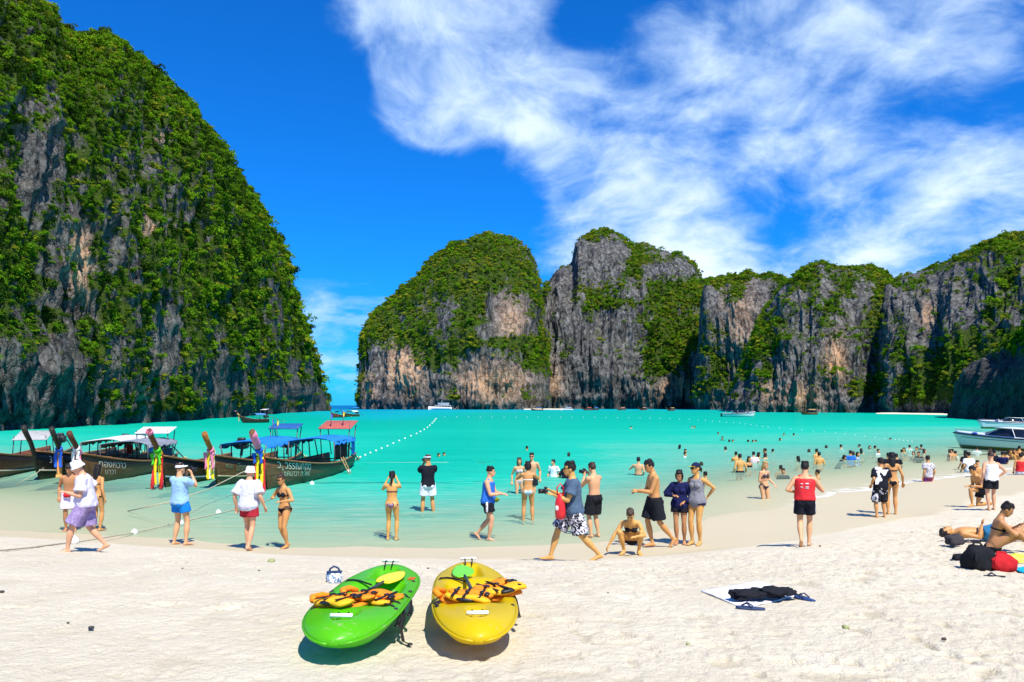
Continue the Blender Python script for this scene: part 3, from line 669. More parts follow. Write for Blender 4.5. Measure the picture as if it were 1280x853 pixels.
def life_jacket(label, root, M, pos, rz, tilt, seed, col=(.80, .24, .012)):
    """foam vest lying open: two front panels, a back panel, collar, straps and buckles"""
    r = random.Random(seed)
    o = empty('life_jacket', frame_pt(root, M, pos)); o.rotation_euler = (M.to_3x3()@Matrix.Rotation(rz, 3, 'Z')@Matrix.Rotation(tilt, 3, 'X')).to_euler()
    tag(o, label, 'life jacket'); o.scale = (.80, .80, .70)
    om = paint('orange_foam', col, .7, .2, .10, 8, .5, 14)
    yl = paint('orange_yellow_foam', (.85, .40, .015), .7, .2, .10, 8, .5, 14)
    def pad(c, size, rot, mat, nm):
        mb = MB(); a, b = size[0]/2, size[1]/2; rings = []
        for k in range(13):
            t = -1+2*k/12; wid = a*(1-.12*t)*(1-abs(t)**8)**.5+.004; th = size[2]/2*(1-abs(t)**4)**.5+.004
            rings.append([(wid*math.copysign(abs(math.cos(q))**.6, math.cos(q)), b*t, th*math.copysign(abs(math.sin(q))**.7, math.sin(q))+.012*math.sin(t*5+seed)) for q in [2*math.pi*i/16 for i in range(16)]])
        mb.loft(rings).xf(Matrix.Translation(c)@Matrix.Rotation(rot, 4, 'Z')@Matrix.Rotation(.12*math.sin(seed*3+rot*7), 4, 'Y'))
        return mb.build(nm, mat, o)
    pad((0, .02, .03), (.34, .50, .075), 0, om, 'back_panel')
    for sx in (-1, 1):
        f = pad((sx*.135, -.02, .095), (.17, .46, .06), sx*.10, yl if sx < 0 else om, 'front_panel')
        for k, y in enumerate((-.12, .02, .13)):
            MB().box((sx*.13, y-.02, .130), (.20, .032, .008), .003).build('webbing_strap', WEB(), o)
        MB().ell((sx*.19, -.02, .09), (.05, .11, .03), 12, 6).build('arm_opening', BLACK(), o)
    MB().tube([(-.12, .24, .09), (-.06, .30, .12), (.06, .30, .12), (.12, .24, .09)], .032, 8).build('collar', om, o)
    for y in (-.12, .02, .13): MB().box((.0, y-.02, .142), (.06, .04, .02), .006).build('buckle', BLACK(), o)
    MB().box((0, -.19, .125), (.10, .05, .03), .01).build('pocket', BLACK(), o)
    return o
def hang_straps(o, pts_list, parent_name='hanging_strap'):
    inv = o.matrix_world.inverted()
    for pts in pts_list:
        Mi = (Matrix.Translation(o.location)@o.rotation_euler.to_matrix().to_4x4()@Matrix.Diagonal((*o.scale, 1))).inverted()
        MB().tube([Mi@Vector(p) for p in pts], .012, 6, (1.7, .5)).build(parent_name, WEB(), o)
        MB().box(Mi@Vector(pts[-1]), (.04, .04, .025), .008).build('buckle', BLACK(), o)

def paddle(label, a, b, col, roll=0.0):
    a, b = Vector(a), Vector(b); d = (b-a).normalized(); L = (b-a).length
    o = empty('paddle', a); q = d.to_track_quat('Y', 'Z'); o.rotation_euler = (q.to_matrix()@Matrix.Rotation(roll, 3, 'Y')).to_euler(); tag(o, label, 'paddle')
    MB().tube([(0, 0, 0), (0, L, 0)], .0165, 10).build('shaft', paint('alloy_black', (.05, .05, .055), .35, .5, .1), o)
    bm_ = paint('blade_'+str(col), col, .35, .45, .08)
    for e_, y0 in ((1, L-.02), (-1, .02)):
        rings = []
        for k in range(12):
            t = k/11; w = .015+.085*math.sin(math.pi*min(1, t*.92+.08)**.75)**.8*(1 if t < 1 else .5); y = y0+e_*t*.42
            rings.append([(w*math.cos(q_), y, .010*math.sin(q_)*(1-.6*t)+.018*(abs(math.cos(q_)))*w*3) for q_ in [2*math.pi*i/12 for i in range(12)]])
        MB().loft(rings).build('blade', bm_, o)
    return o

def kay_end(px, py, lift): g = ground_at(px, py); return Vector((g.x, g.y, g.z+lift))
kg, Mg, Lg, og, rg = kayak('kayak', 'lime green sit-on-top kayak with yellow paddle and life jackets', (.13, .62, .008), kay_end(416, 836, .03), kay_end(490, 752, .06), 0, .69, None, 0)
ky, My, Ly, oy, ry = kayak('kayak', 'bright yellow sit-on-top kayak with green paddle and life jackets', (.78, .60, .004), kay_end(599, 831, .03), kay_end(585, 748, .06), 0, .64, None, 0)
lj = life_jacket('orange life jacket with trailing straps in the green kayak', kg, Mg, (.08, -.26, .19), R(72), R(6), 1)
fp = lambda r_, M_, *p: frame_pt(r_, M_, p)
def gz(v): return Vector((v.x, v.y, float(zg(v.x, v.y))+.02))
hang_straps(lj, [[fp(kg, Mg, .20, -.35, .25), fp(kg, Mg, .29, -.36, .235), fp(kg, Mg, .335, -.39, .20), fp(kg, Mg, .345, -.42, .13), fp(kg, Mg, .33, -.48, .07), gz(fp(kg, Mg, .36, -.55, 0)), gz(fp(kg, Mg, .42, -.63, 0))],
                 [fp(kg, Mg, .22, -.10, .25), fp(kg, Mg, .31, -.09, .24), fp(kg, Mg, .355, -.11, .20), fp(kg, Mg, .362, -.15, .14), fp(kg, Mg, .35, -.18, .10)],
                 [fp(kg, Mg, .14, -.42, .25), fp(kg, Mg, .27, -.50, .235), fp(kg, Mg, .325, -.54, .19), fp(kg, Mg, .335, -.58, .15), fp(kg, Mg, .32, -.60, .11)]])
life_jacket('second orange life jacket half under the first in the green kayak', kg, Mg, (-.10, -.50, .215), R(60), R(-4), 2)
paddle('black paddle with yellow blades laid across the green kayak', fp(kg, Mg, -.10, -.20, .21), fp(kg, Mg, .06, .36, .26), (.78, .62, .01), R(4))
lj2 = life_jacket('orange and black life jacket spread on the near seat of yellow kayak', ky, My, (-.06, -.42, .205), R(80), R(4), 3)
lj3 = life_jacket('orange life jacket with black pouch on right rim of yellow kayak', ky, My, (.20, -.16, .215), R(115), R(-8), 4)
hang_straps(lj3, [[fp(ky, My, .24, -.10, .26), fp(ky, My, .31, -.16, .24), fp(ky, My, .335, -.22, .19), fp(ky, My, .345, -.28, .12), fp(ky, My, .35, -.31, .08)]])
hang_straps(lj2, [[fp(ky, My, -.20, -.42, .26), fp(ky, My, -.27, -.50, .245), fp(ky, My, -.29, -.55, .235)]])
paddle('black paddle with lime green blades laid along the yellow kayak', fp(ky, My, .02, -.16, .20), fp(ky, My, -.05, .52, .27), (.16, .66, .02), R(-8))

# ------------------------------------------------------------------ things lying on the sand
def puff(seed, size, mat, name, parent=None, n=24, m=14, lump=.25, flatten=0.0):
    """a soft stuffed bag or crumpled-cloth body: an uneven rounded lump with creases"""
    V = []; r = []
    for i in range(m+1):
        t = -math.pi/2+math.pi*i/m; ring = []
        for j in range(n):
            a = 2*math.pi*j/n; d = np.array([math.cos(t)*math.cos(a), math.cos(t)*math.sin(a), math.sin(t)])
            d = np.sign(d)*np.abs(d)**.75
            k = 1+lump*float(fbm(d*1.7+seed*3.1, 3, seed))+.09*float(ridged(d*3.2+seed, 3, seed)-.6)+.06*float(vnoise(d*7+seed, seed))
            z = d[2]*k; z = max(z, -.72)
            ring.append((d[0]*k*size[0]/2, d[1]*k*size[1]/2, (z+.72)*size[2]/1.72))
        r.append(ring)
    mb = MB(); mb.loft(r); return mb.build(name, mat, parent)
def sand_pt(px, py, up=0.0): g = ground_at(px, py); g.z += up; return g
def towel(name, label, corners, mat, wr=.02, n=26):
    P = [ground_at(*c) for c in corners]; rows = []; c0 = sum(P, Vector())/4
    for i in range(n):
        row = []
        for j in range(n):
            u, v = i/(n-1), j/(n-1)
            q = P[0]*(1-u)*(1-v)+P[1]*u*(1-v)+P[2]*u*v+P[3]*(1-u)*v
            w = wr*float(fbm(np.array([q.x*5, q.y*5, 3.3]), 3, 77))+.012*math.sin(u*9+v*4)
            row.append((q.x-c0.x, q.y-c0.y, float(zg(q.x, q.y))+.010+abs(w)*.5-c0.z))
        rows.append(row)
    o = MB().sheet(rows, .010).build(name, mat); o.location = c0
    return tag(o, label, 'towel')
towel('beach_towel', 'white towel with faint lilac print spread flat on sand', [(876, 740), (948, 728), (998, 746), (930, 762)], pattern('towel_print', (.80, .78, .82), (.52, .50, .66), 14, .60), .03)
g = sand_pt(955, 752, .05)
o = empty('black_clothes', g, R(12)); tag(o, 'crumpled black clothes lying across the white towel', 'clothes')
for k_, (x_, y_, sx_, sy_, sz_, nm_) in enumerate(((-.22, -.02, .24, .20, .07, 'shorts'), (-.06, .03, .26, .17, .06, 'shorts_leg'), (.10, -.01, .24, .20, .075, 'shirt'), (.25, .04, .22, .15, .055, 'sleeve'))):
    c_ = puff(31+k_*3, (sx_, sy_, sz_), cloth('black', (.015, .016, .020)), nm_, o, 26, 14, .6); c_.location = (x_, y_, 0); c_.rotation_euler.z = k_*1.1
def flip_flop(label, px, py, rz, col, group=None):
    o = empty('flip_flop', sand_pt(px, py, .012), rz); tag(o, label, 'sandal', group)
    rings = []
    for k in range(15):
        t = k/14; w = (.034+.014*math.sin(t*math.pi*1.1+.2)-.012*math.sin(t*2*math.pi))*(1-abs(2*t-1)**7)**.5+.002
        rings.append([(w*math.cos(a), t*.26-.13, .011*(1 if math.sin(a) > 0 else -1)*abs(math.sin(a))**.5) for a in [2*math.pi*i/14 for i in range(14)]])
    MB().loft(rings).build('sole', paint('rubber_'+str(col), col, .7), o)
    MB().tube([(-.04, -.02, .01), (-.022, .03, .045), (0, .075, .02), (.022, .03, .045), (.04, -.02, .01)], .007, 6).build('strap', paint('rubber_dark', (.02, .03, .08), .6), o)
flip_flop('dark blue flip flop beside the black clothes on towel edge', 938, 762, R(70), (.03, .05, .12))
flip_flop('single navy flip flop lying on bare sand past the towel', 1006, 750, R(25), (.02, .05, .16))

o = empty('tote_bag', sand_pt(418, 729, .0), R(10)); tag(o, 'small white and blue printed bag lying beside green kayak', 'bag')
puff(9, (.17, .10, .13), pattern('bag_print', (.75, .78, .80), (.10, .20, .34), 26, .56), 'body', o)
MB().tube([(-.06, 0, .11), (-.045, 0, .16), (0, -.01, .185), (.045, 0, .16), (.06, 0, .11)], .011, 6).build('handle', cloth('navy', (.03, .06, .14)), o)
MB().box((0, -.008, .125), (.17, .07, .014), .005).build('flap', cloth('navy', (.03, .06, .14)), o)

def shell(px, py, s, col, seed, name, label):
    r = np.random.default_rng(seed); o = puff(seed, (s, s*r.uniform(.6, 1), s*.6), paint('litter_%d' % (seed % 5), col, .8), name, None, 10, 6, .5)
    o.location = sand_pt(px, py, -.004); tag(o, label, name.replace('_', ' '), 'bits washed up on the sand'); return o
for i, (px, py, s, c) in enumerate([(339, 703, .10, (.30, .33, .14)), (324, 714, .05, (.06, .06, .05)), (258, 716, .035, (.05, .05, .05)), (228, 711, .04, (.05, .05, .05)), (85, 779, .035, (.06, .05, .04)), (562, 692, .05, (.14, .02, .02)), (1025, 683, .06, (.10, .11, .05)),
                                    (114, 786, .07, (.24, .18, .10)), (535, 711, .05, (.30, .24, .14)), (2, 741, .07, (.03, .03, .03)), (1057, 786, .09, (.32, .22, .08)), (645, 782, .04, (.03, .03, .03)), (1140, 666, .05, (.05, .05, .04)), (760, 742, .04, (.25, .2, .12)), (1180, 800, .06, (.30, .22, .10)), (860, 806, .05, (.3, .22, .1))]):
    shell(px, py, s*(1 if i == 0 else .6), c, 100+i, 'beach_pebble', ('green brown clump of weed on the sand', 'small dark pebble lying on the pale sand', 'brown shell fragment lying on the pale sand')[0 if i in (0, 6) else 2 if i in (7, 8, 10, 13, 14, 15) else 1])

# red lettering-like decal on the green kayak's far right deck, kept as plain bars
for k in range(3):
    MB().box((og(.52)*.80, .52*Lg/2+(k-1)*.05, rg(.52)+.022), (.06, .022, .004), .001).build('decal', paint('decal_red', (.70, .10, .02), .5), kg)
# ------------------------------------------------------------------ longtail boats
def wood_mat(key, col, col2, wet=(.05, .07, .03)):
    m, nt = new_mat(key); p = nt.n('ShaderNodeTexCoord').outputs['Object']
    pl = nt.noise(nt.vmath('MULTIPLY', p, (.25, 1, 3.2)), 3.2, 5, .65); sp = nt.noise(nt.vmath('MULTIPLY', p, (1, 1, .5)), 5, 5, .7)
    c = nt.mix(nt.maprange(pl, .35, .65), col, col2)
    c = nt.mix(nt.math('MULTIPLY', nt.maprange(sp, .55, .72), .6), c, tuple(k*.35 for k in col))
    z = nt.n('ShaderNodeSeparateXYZ', i0=p).outputs[2]
    c = nt.mix(nt.maprange(nt.math('ADD', z, nt.math('MULTIPLY', nt.math('SUBTRACT', sp, .5), .35)), .22, .02), c, wet)
    seam = nt.maprange(nt.math('ABSOLUTE', nt.math('SUBTRACT', nt.math('FRACT', nt.math('MULTIPLY', z, 5.0)), .5)), .0, .05)
    c = nt.mix(nt.math('MULTIPLY', nt.math('SUBTRACT', 1.0, seam), .5), c, tuple(k*.3 for k in col))
    b = nt.n('ShaderNodeBsdfPrincipled', Base_Color=c, Roughness=.55, Normal=nt.n('ShaderNodeBump', Strength=.4, Distance=.02, Height=pl))
    b.inputs['Specular IOR Level'].default_value = .35; nt.out(b); return m
HULL_MATS = {'brown': wood_mat('hull_brown', (.115, .052, .016), (.21, .105, .036)), 'dark': wood_mat('hull_dark', (.030, .022, .010), (.075, .050, .018)), 'black': wood_mat('hull_black', (.012, .013, .010), (.035, .034, .022)), 'red': wood_mat('hull_red', (.16, .035, .012), (.26, .075, .022))}
TRIM = wood_mat('trim_wood', (.17, .075, .022), (.30, .15, .05), (.17, .08, .03))
FONT = bpy.data.fonts.get('Bfont')

def text_polys(txt, size):
    cu = bpy.data.curves.new('lettering', 'FONT'); cu.body = txt; cu.size = size; cu.resolution_u = 3; cu.align_x = 'LEFT'
    to = bpy.data.objects.new('lettering', cu); C.objects.link(to); dg = bpy.context.evaluated_depsgraph_get()
    me = bpy.data.meshes.new_from_object(to.evaluated_get(dg)); V = [v.co.copy() for v in me.vertices]; Fc = [tuple(p.vertices) for p in me.polygons]
    bpy.data.objects.remove(to); bpy.data.meshes.remove(me); bpy.data.curves.remove(cu); return V, Fc

def longtail(label, bow, stern, hullc='brown', canopy=None, stem_col=None, ribbons=(), text=(), roof=None, flags=(), stem_h=1.15, beam=1.0, ladder=False, engine=True, detail=True, group='longtail boats moored off the beach', strake=None, side=1, stem_lean=1.0, tarps=()):
    """bow, stern: waterline points; local +x runs from stern to bow, z=0 is the waterline"""
    b, s_ = Vector((*bow, 0)), Vector((*stern, 0)); d = b-s_; L = d.length
    root = empty('longtail_boat', s_, math.atan2(d.y, d.x)); tag(root, label, 'boat', group)
    nS = 40; stem_h *= .60
    def hb(t): return beam*(.62+.38*math.sin(min(t/.45, 1)*math.pi/2))*(1 if t < .45 else max(0, 1-((t-.45)/.555)**2.4)) + .012
    def sheer(t): return .52+.10*(1-t)**3+.95*max(0, t-.35)**2.3*1.9
    def keel(t): return -.22+.10*(1-t)**4+.22*max(0, t-.75)**2*8
    def fwd(t, h): return t*L+.85*max(0, t-.6)/.4*max(0, h+.2)*.55          # raked bow
    rings = []; inner = []
    prof = [(1.0, 1.0), (.99, .72), (.95, .45), (.84, .22), (.55, .06), (.0, 0)]
    def hull_pt(t, k, sgn, off=0.0):
        w, h = k; z = keel(t)+(sheer(t)-keel(t))*h; y = sgn*(hb(t)*(w*(1-.25*(1-h)*max(0, t-.4)))+off)
        return Vector((fwd(t, z), y, z))
    for i in range(nS+1):
        t = i/nS
        rings.append([hull_pt(t, k, 1) for k in prof]+[hull_pt(t, k, -1) for k in prof[-2::-1]] +
                     [hull_pt(t, (k[0]*.94 if hb(t) > .08 else k[0]*.8, max(k[1], .02)), -1)+Vector((0, 0, .0 if k[1] == 1 else .03)) for k in prof[:-1]] + [hull_pt(t, (0, 0), 1)+Vector((0, 0, .05))] +
                     [hull_pt(t, (k[0]*.94 if hb(t) > .08 else k[0]*.8, max(k[1], .02)), 1)+Vector((0, 0, .0 if k[1] == 1 else .03)) for k in prof[-2::-1]])
    MB().loft(rings).build('hull', HULL_MATS[hullc], root)
    for sg in (1, -1):
        pth = [hull_pt(i/nS, (1, 1), sg, .015)+Vector((0, 0, .01)) for i in range(nS+1)]
        MB().tube(pth, .05, 6, (1, .8)).build('gunwale', TRIM, root)
        if strake:
            MB().tube([hull_pt(i/nS, (.97, .40), sg, .012) for i in range(nS+1)], .032, 6).build('strake', paint('strake_'+str(strake), strake, .6), root)
    # stem post rising from the bow
    zs = sheer(1.0); base = hull_pt(1.0, (0, .35), 1); topb = hull_pt(1.0, (0, 1), 1)
    tip = topb+Vector((stem_lean*stem_h+.08, 0, stem_h))
    pth = [base, hull_pt(1.0, (0, .7), 1)+Vector((.03, 0, 0)), topb+Vector((.06, 0, .02)), topb.lerp(tip, .35)+Vector((-.03, 0, .02)), topb.lerp(tip, .7), tip]
    MB().tube(pth, [.07, .075, .085, .085, .09, .10], 8, (1, 1.25)).build('stem_post', HULL_MATS[hullc] if stem_col is None else paint('stem_'+str(stem_col), stem_col, .6, .3, .3, 5), root)
    ax = (tip-topb).normalized()
    for k, (c, f0, f1, hang) in enumerate(ribbons):
        cm = paint('ribbon_'+str(c), c, .7, .2, .15, 8, .3, 20)
        a, e = topb.lerp(tip, f0), topb.lerp(tip, f1)
        rb = MB().tube([a.lerp(e, q) for q in (0, .25, .5, .75, 1)], [.115, .135, .12, .138, .11], 10).build('ribbon', cm, root)
        if hang:
            for q in (-1, 1):
                x0 = a.x+.10+.05*k; y0 = q*(.05+.035*k); rows = []
                for j in range(8):
                    zz_ = a.z-.05-hang*j/7; rows.append([(x0+.03*math.sin(j*.9+k), y0-.05+.03*math.sin(j*.7+k*2), zz_), (x0+.02, y0+.0, zz_), (x0+.03*math.cos(j*.8+k), y0+.05+.02*math.sin(j+k), zz_)])
                MB().sheet(rows, .008).build('ribbon_tail', cm, rb)
    # thwarts and deck planks
    wd = TRIM
    for t in (.16, .28, .40, .52, .64, .76): MB().box((t*L, 0, sheer(t)-.12), (.26, hb(t)*1.86, .04), .008).build('bench', wd, root)
    MB().loft([[hull_pt(t, (.9, .98), 1)-Vector((0, 0, .05)), hull_pt(t, (.9, .98), -1)-Vector((0, 0, .05)), hull_pt(t, (.9, .98), -1)-Vector((0, 0, .09)), hull_pt(t, (.9, .98), 1)-Vector((0, 0, .09))] for t in np.linspace(.78, .97, 8)]).build('foredeck', wd, root)
    pole = paint('boat_pole', (.10, .10, .11), .5, .4)
    if canopy:
        col, t0, t1, hc, sag = canopy
        rows = []; nP = 4
        for i in range(17):
            t = t0+(t1-t0)*i/16; w_ = beam*.96; row = []
            for j in range(9):
                v = -1+j/4; row.append((t*L, v*w_, hc+.16*(1-v*v)-sag*.05*(1-math.cos(i/16*math.pi*2*nP))+.02*math.sin(i*1.7+j)))
            rows.append(row)
        cn = MB().sheet(rows, .02).build('canopy', paint('canopy_'+str(col), col, .75, .2, .14, 3, .25, 9), root)
        for v in (-1, 1):
            r2 = [[(x, y, z), (x, y+v*.015, z-.13-.03*math.sin(i*2.1))] for i, (x, y, z) in enumerate([r_[0 if v < 0 else -1] for r_ in rows])]
            MB().sheet(r2, .008).build('valance', paint('canopy_'+str(col), col), cn)
            for k in range(nP+1):
                t = t0+(t1-t0)*k/nP; MB().tube([(t*L, v*hb(t)*.95, sheer(t)), (t*L, v*beam*.93, hc)], .028, 6).build('canopy_post', pole, root)
    for (c, t0, t1, z0, z1, sd) in tarps:
        rows = [[(t*L, sd*(beam*.95+.02*math.sin(i*1.3)), z0+(z1-z0)*j/5) for j in range(6)] for i, t in enumerate(np.linspace(t0, t1, 10))]
        MB().sheet(rows, .015).build('side_curtain', paint('canopy_'+str(c), c, .8, .2, .14, 3, .3, 9), root)
    if roof:
        c, t0, t1, hr = roof; rt = MB().box(((t0+t1)/2*L, 0, hr), ((t1-t0)*L, beam*1.5, .05), .015, (.20, 'Y')).build('stern_roof', paint('roof_'+str(c), c, .6, .3, .15), root)
        for t in (t0+.012, t1-.012):
            for v in (-1, 1): MB().tube([(t*L, v*hb(max(t, .02))*.75, sheer(max(t, 0))-.05), (t*L, v*beam*.68, hr+.02*(1 if t > t0+.03 else -1))], .025, 6).build('roof_post', pole, root)
    if engine:
        en = MB().box((.05*L, .05, sheer(0)+.45), (.75, .5, .42), .06).box((.05*L+.1, .05, sheer(0)+.72), (.35, .34, .16), .04).tube([(.05*L+.45, .05, sheer(0)+.5), (.05*L+.62, .05, sheer(0)+.5)], .16, 10).build('engine', paint('engine_iron', (.03, .03, .032), .5, .4, .3), root)
        MB().tube([(.05*L, .0, sheer(0)-.1), (.05*L, .05, sheer(0)+.3)], .07, 8).build('engine_mount', pole, en)
        MB().tube([(.02*L, .05, sheer(0)+.42), (-1.2, .05, sheer(0)+.30), (-3.4, .05, .12)], [.05, .04, .03], 8).build('tail_shaft', pole, en)
        MB().tube([(-3.30, .05, .13), (-3.52, .05, .10)], .05, 8).box((-3.42, .05, .12), (.03, .30, .07), .01, (.5, 'X')).box((-3.42, .05, .12), (.03, .07, .30), .01, (.5, 'X')).build('propeller', paint('brass', (.45, .32, .12), .4, .5, .1, 6, metal=.8), en)
        MB().tube([(.05*L+.3, .05, sheer(0)+.62), (.05*L+1.3, .15, sheer(0)+.72)], .022, 6).build('tiller', pole, en)
    for (c, t, z0, z1, y) in flags:
        fl = MB().tube([(t*L, y, z0), (t*L, y, z1+.25)], .018, 6).build('flag_pole', pole, root)
        MB().sheet([[(t*L-.0-.40*k/6, y+.05*math.sin(k*1.2), z1+.22-.02*k), (t*L-.40*k/6, y+.05*math.sin(k*1.2+.5), z1-.06+.035*k)] for k in range(7)], .006).build('flag', paint('flag_'+str(c), c, .8), fl)
    if ladder:
        t = .42; ld = empty('ladder'); ld.parent = root
        for dx in (-.2, .2): MB().tube([(t*L+dx, side*(hb(t)+.05), sheer(t)+.18), (t*L+dx-.02, side*(hb(t)+.55), -.35)], .024, 6).build('rail', paint('ladder_wood', (.35, .24, .10), .7), ld)
        for k in range(5):
            q = (k+.7)/5.5; MB().tube([(t*L-.22, side*(hb(t)+.05+.5*q), sheer(t)+.18-(.53+sheer(t))*q), (t*L+.2, side*(hb(t)+.05+.5*q), sheer(t)+.18-(.53+sheer(t))*q)], .02, 6).build('rung', paint('ladder_wood', (.35, .24, .10)), ld)
    # painted name on the bow planks, laid on the hull's own curve
    for (txt, t_start, h0, size, c, sd) in text:
        V, Fc = text_polys(txt, size); out = []
        for v in V:
            t = t_start-v.x/L if sd > 0 else t_start+v.x/L
            hh = h0+v.y/(sheer(t)-keel(t)); t = max(.05, min(.995, t))
            i = 0
            for i in range(len(prof)-1):
                if prof[i][1] >= hh >= prof[i+1][1]: break
            q = (hh-prof[i+1][1])/(prof[i][1]-prof[i+1][1]); wv = prof[i+1][0]+(prof[i][0]-prof[i+1][0])*q
            out.append(hull_pt(t, (wv, hh), sd, .016))
        me = bpy.data.meshes.new('lettering'); me.from_pydata([tuple(p) for p in out], [], Fc); me.update()
        link('lettering', me, paint('letter_'+str(c), c, .7), root, False)
    return root, L, sheer, hb

PINK, YEL, RED, WHT, BLU, GRN, ORG = (.85, .22, .36), (.88, .66, .02), (.65, .03, .03), (.82, .80, .78), (.02, .12, .60), (.08, .60, .03), (.85, .36, .10)
AZ = (.015, .19, .62)
def wp(px, py): g = at(px, py, CAMZ*F/(py-HZ)); return (g.x, g.y)
longtail('big brown longtail with pink wrapped prow, ladder, dark curtain and red stern roof', wp(335, 612), wp(428, 582), 'brown', (AZ, .14, .50, 1.45, .4), None,
         ((PINK, .42, .98, 0), (YEL, .08, .26, 1.35), (BLU, .24, .34, .35), (RED, .0, .08, 1.5)), (('ว. วรรณกิตติ์', .945, .74, .42, (.62, .66, .55), 1), ('โชคนาวา ทรัพย์', .925, .50, .32, (.52, .58, .40), 1)),
         ((.42, .10, .075), .00, .15, 2.05), ((YEL, .10, 1.9, 2.5, .3), (BLU, .115, 1.9, 2.4, -.25)), 1.55, 1.05, True, side=1, tarps=(((.012, .012, .016), .29, .50, .66, 1.45, 1), (AZ, .15, .21, .70, 1.45, 1)))
longtail('brown longtail with golden prow and green dragon lettering under blue canopy', wp(273, 608), wp(362, 580), 'brown', (AZ, .20, .72, 1.38, .7), (.32, .12, .02),
         ((WHT, .02, .14, .8), (YEL, .14, .22, .9), (PINK, .22, .3, .6)), (('กนก', .955, .66, .26, (.20, .33, .20), 1), ('มังกรทะเล', .90, .60, .40, (.16, .30, .18), 1)), ((.02, .10, .30), .02, .12, 1.95), ((YEL, .3, 1.3, 2.1, .2), (BLU, .16, 1.3, 2.1, -.4)), 1.35, 1.0, side=1, strake=(.34, .36, .22))
longtail('dark longtail with pink capped prow wearing yellow and green ribbons', wp(208, 609), wp(305, 582), 'dark', None, (.16, .055, .015),
         ((PINK, .90, 1.0, 0), (YEL, .05, .20, 1.0), (GRN, .16, .30, .4), (RED, .0, .06, 1.1)), (), None, (), 1.55, .95, engine=True, side=1, strake=(.16, .30, .34))
longtail('brown longtail with plain wooden prow, blue curtains and yellow jerrycan', wp(108, 605), wp(205, 582), 'brown', ((.22, .24, .28), .14, .58, 1.30, .3), (.10, .035, .015),
         ((PINK, .0, .20, 1.3), (WHT, .2, .3, .5)), (('ทองกวาว', .93, .66, .40, (.68, .62, .50), 1), ('นาวา', .90, .42, .32, (.60, .52, .42), 1)), ((.72, .74, .76), .06, .20, 1.8), (), 1.35, 1.05, side=1, tarps=((AZ, .44, .58, 1.0, 1.3, 1), ((.01, .05, .12), .22, .44, .62, 1.0, 1)))
longtail('black longtail with tall bare prow and faint yellow bow lettering', wp(82, 603), wp(178, 574), 'black', ((.62, .62, .60), .18, .60, 1.30, .3), None,
         ((ORG, .02, .16, .9), (BLU, .12, .2, .6)), (('มรกตอันดามัน', .95, .80, .27, (.34, .30, .03), 1),), None, (), 1.6, 1.0, side=1, tarps=((RED, .50, .58, .75, 1.2, 1),))
longtail('black longtail with white painted number three on its bow', wp(50, 600), wp(160, 573), 'black', None, None, (), (('3 แก้ว', .95, .66, .42, (.62, .62, .58), 1), ('พีพี', .90, .42, .30, (.55, .55, .5), 1)), None, (), 1.65, 1.0, side=1, strake=(.55, .55, .45))
longtail('rusty red longtail with grey roof beside the cliff, its prow out of sight', wp(-20, 601), wp(78, 571), 'red', None, None, (), (), ((.40, .40, .38), .40, .52, 1.5), (), 1.5, 1.0, side=1, strake=(.55, .52, .42))
# longtails further out
longtail('small black longtail with ribboned prow under the left headland', wp(304, 529), wp(334, 528.4), 'black', ((.06, .22, .5), .2, .6, 1.5, .3), None, ((ORG, .1, .5, .9), (PINK, .9, 1.0, 0)), (), ((.6, .62, .62), .02, .2, 2.3), (), 1.5, 1.0, group='longtail boats out in the bay')
longtail('small red brown longtail with blue tarpaulin in the open channel', wp(416, 522.2), wp(430, 521.8), 'red', (AZ, .15, .5, 1.5, .5), None, (), (), None, (), 1.4, 1.1, group='longtail boats out in the bay')
longtail('small longtail with green hull side and white roof in the channel', wp(430, 521.4), wp(447, 521.0), 'dark', ((.7, .72, .7), .2, .6, 1.5, .3), None, ((BLU, .5, .9, .4),), (), ((.03, .2, .5), .04, .2, 2.4), (), 1.3, 1.1, group='longtail boats out in the bay', strake=GRN)
FAR = 'boats moored under the far cliffs'
for px, py, w_, c, cn, lab in ((672, 513.4, 14, 'dark', (.02, .1, .4), 'tiny dark longtail with blue canopy off the distant beach'), (735, 513.2, 10, 'red', (.6, .1, .08), 'tiny red longtail with red canopy under twin peaked cliff'), (744, 513.0, 8, 'dark', AZ, 'tiny dark longtail with azure canopy under twin peaked cliff'),
                               (777, 513.1, 9, 'brown', (.6, .3, .2), 'tiny brown longtail with orange canopy under twin peaked cliff'), (804, 513.0, 8, 'red', (.5, .3, .2), 'tiny red longtail with tan canopy under twin peaked cliff'), (839, 513.8, 8, 'brown', (.45, .32, .12), 'tiny brown longtail with straw coloured canopy near saddle cliff'),
                               (1012, 518.6, 18, 'brown', (.35, .25, .12), 'small brown longtail with tan canopy below the ridged cliff')):
    a, b_ = wp(px-w_/2, py), wp(px+w_/2, py-.02); longtail(lab, a, b_, c, (cn, .15, .65, 1.7, .3), None, (), (), None, (), 1.4, 1.1, group=FAR)

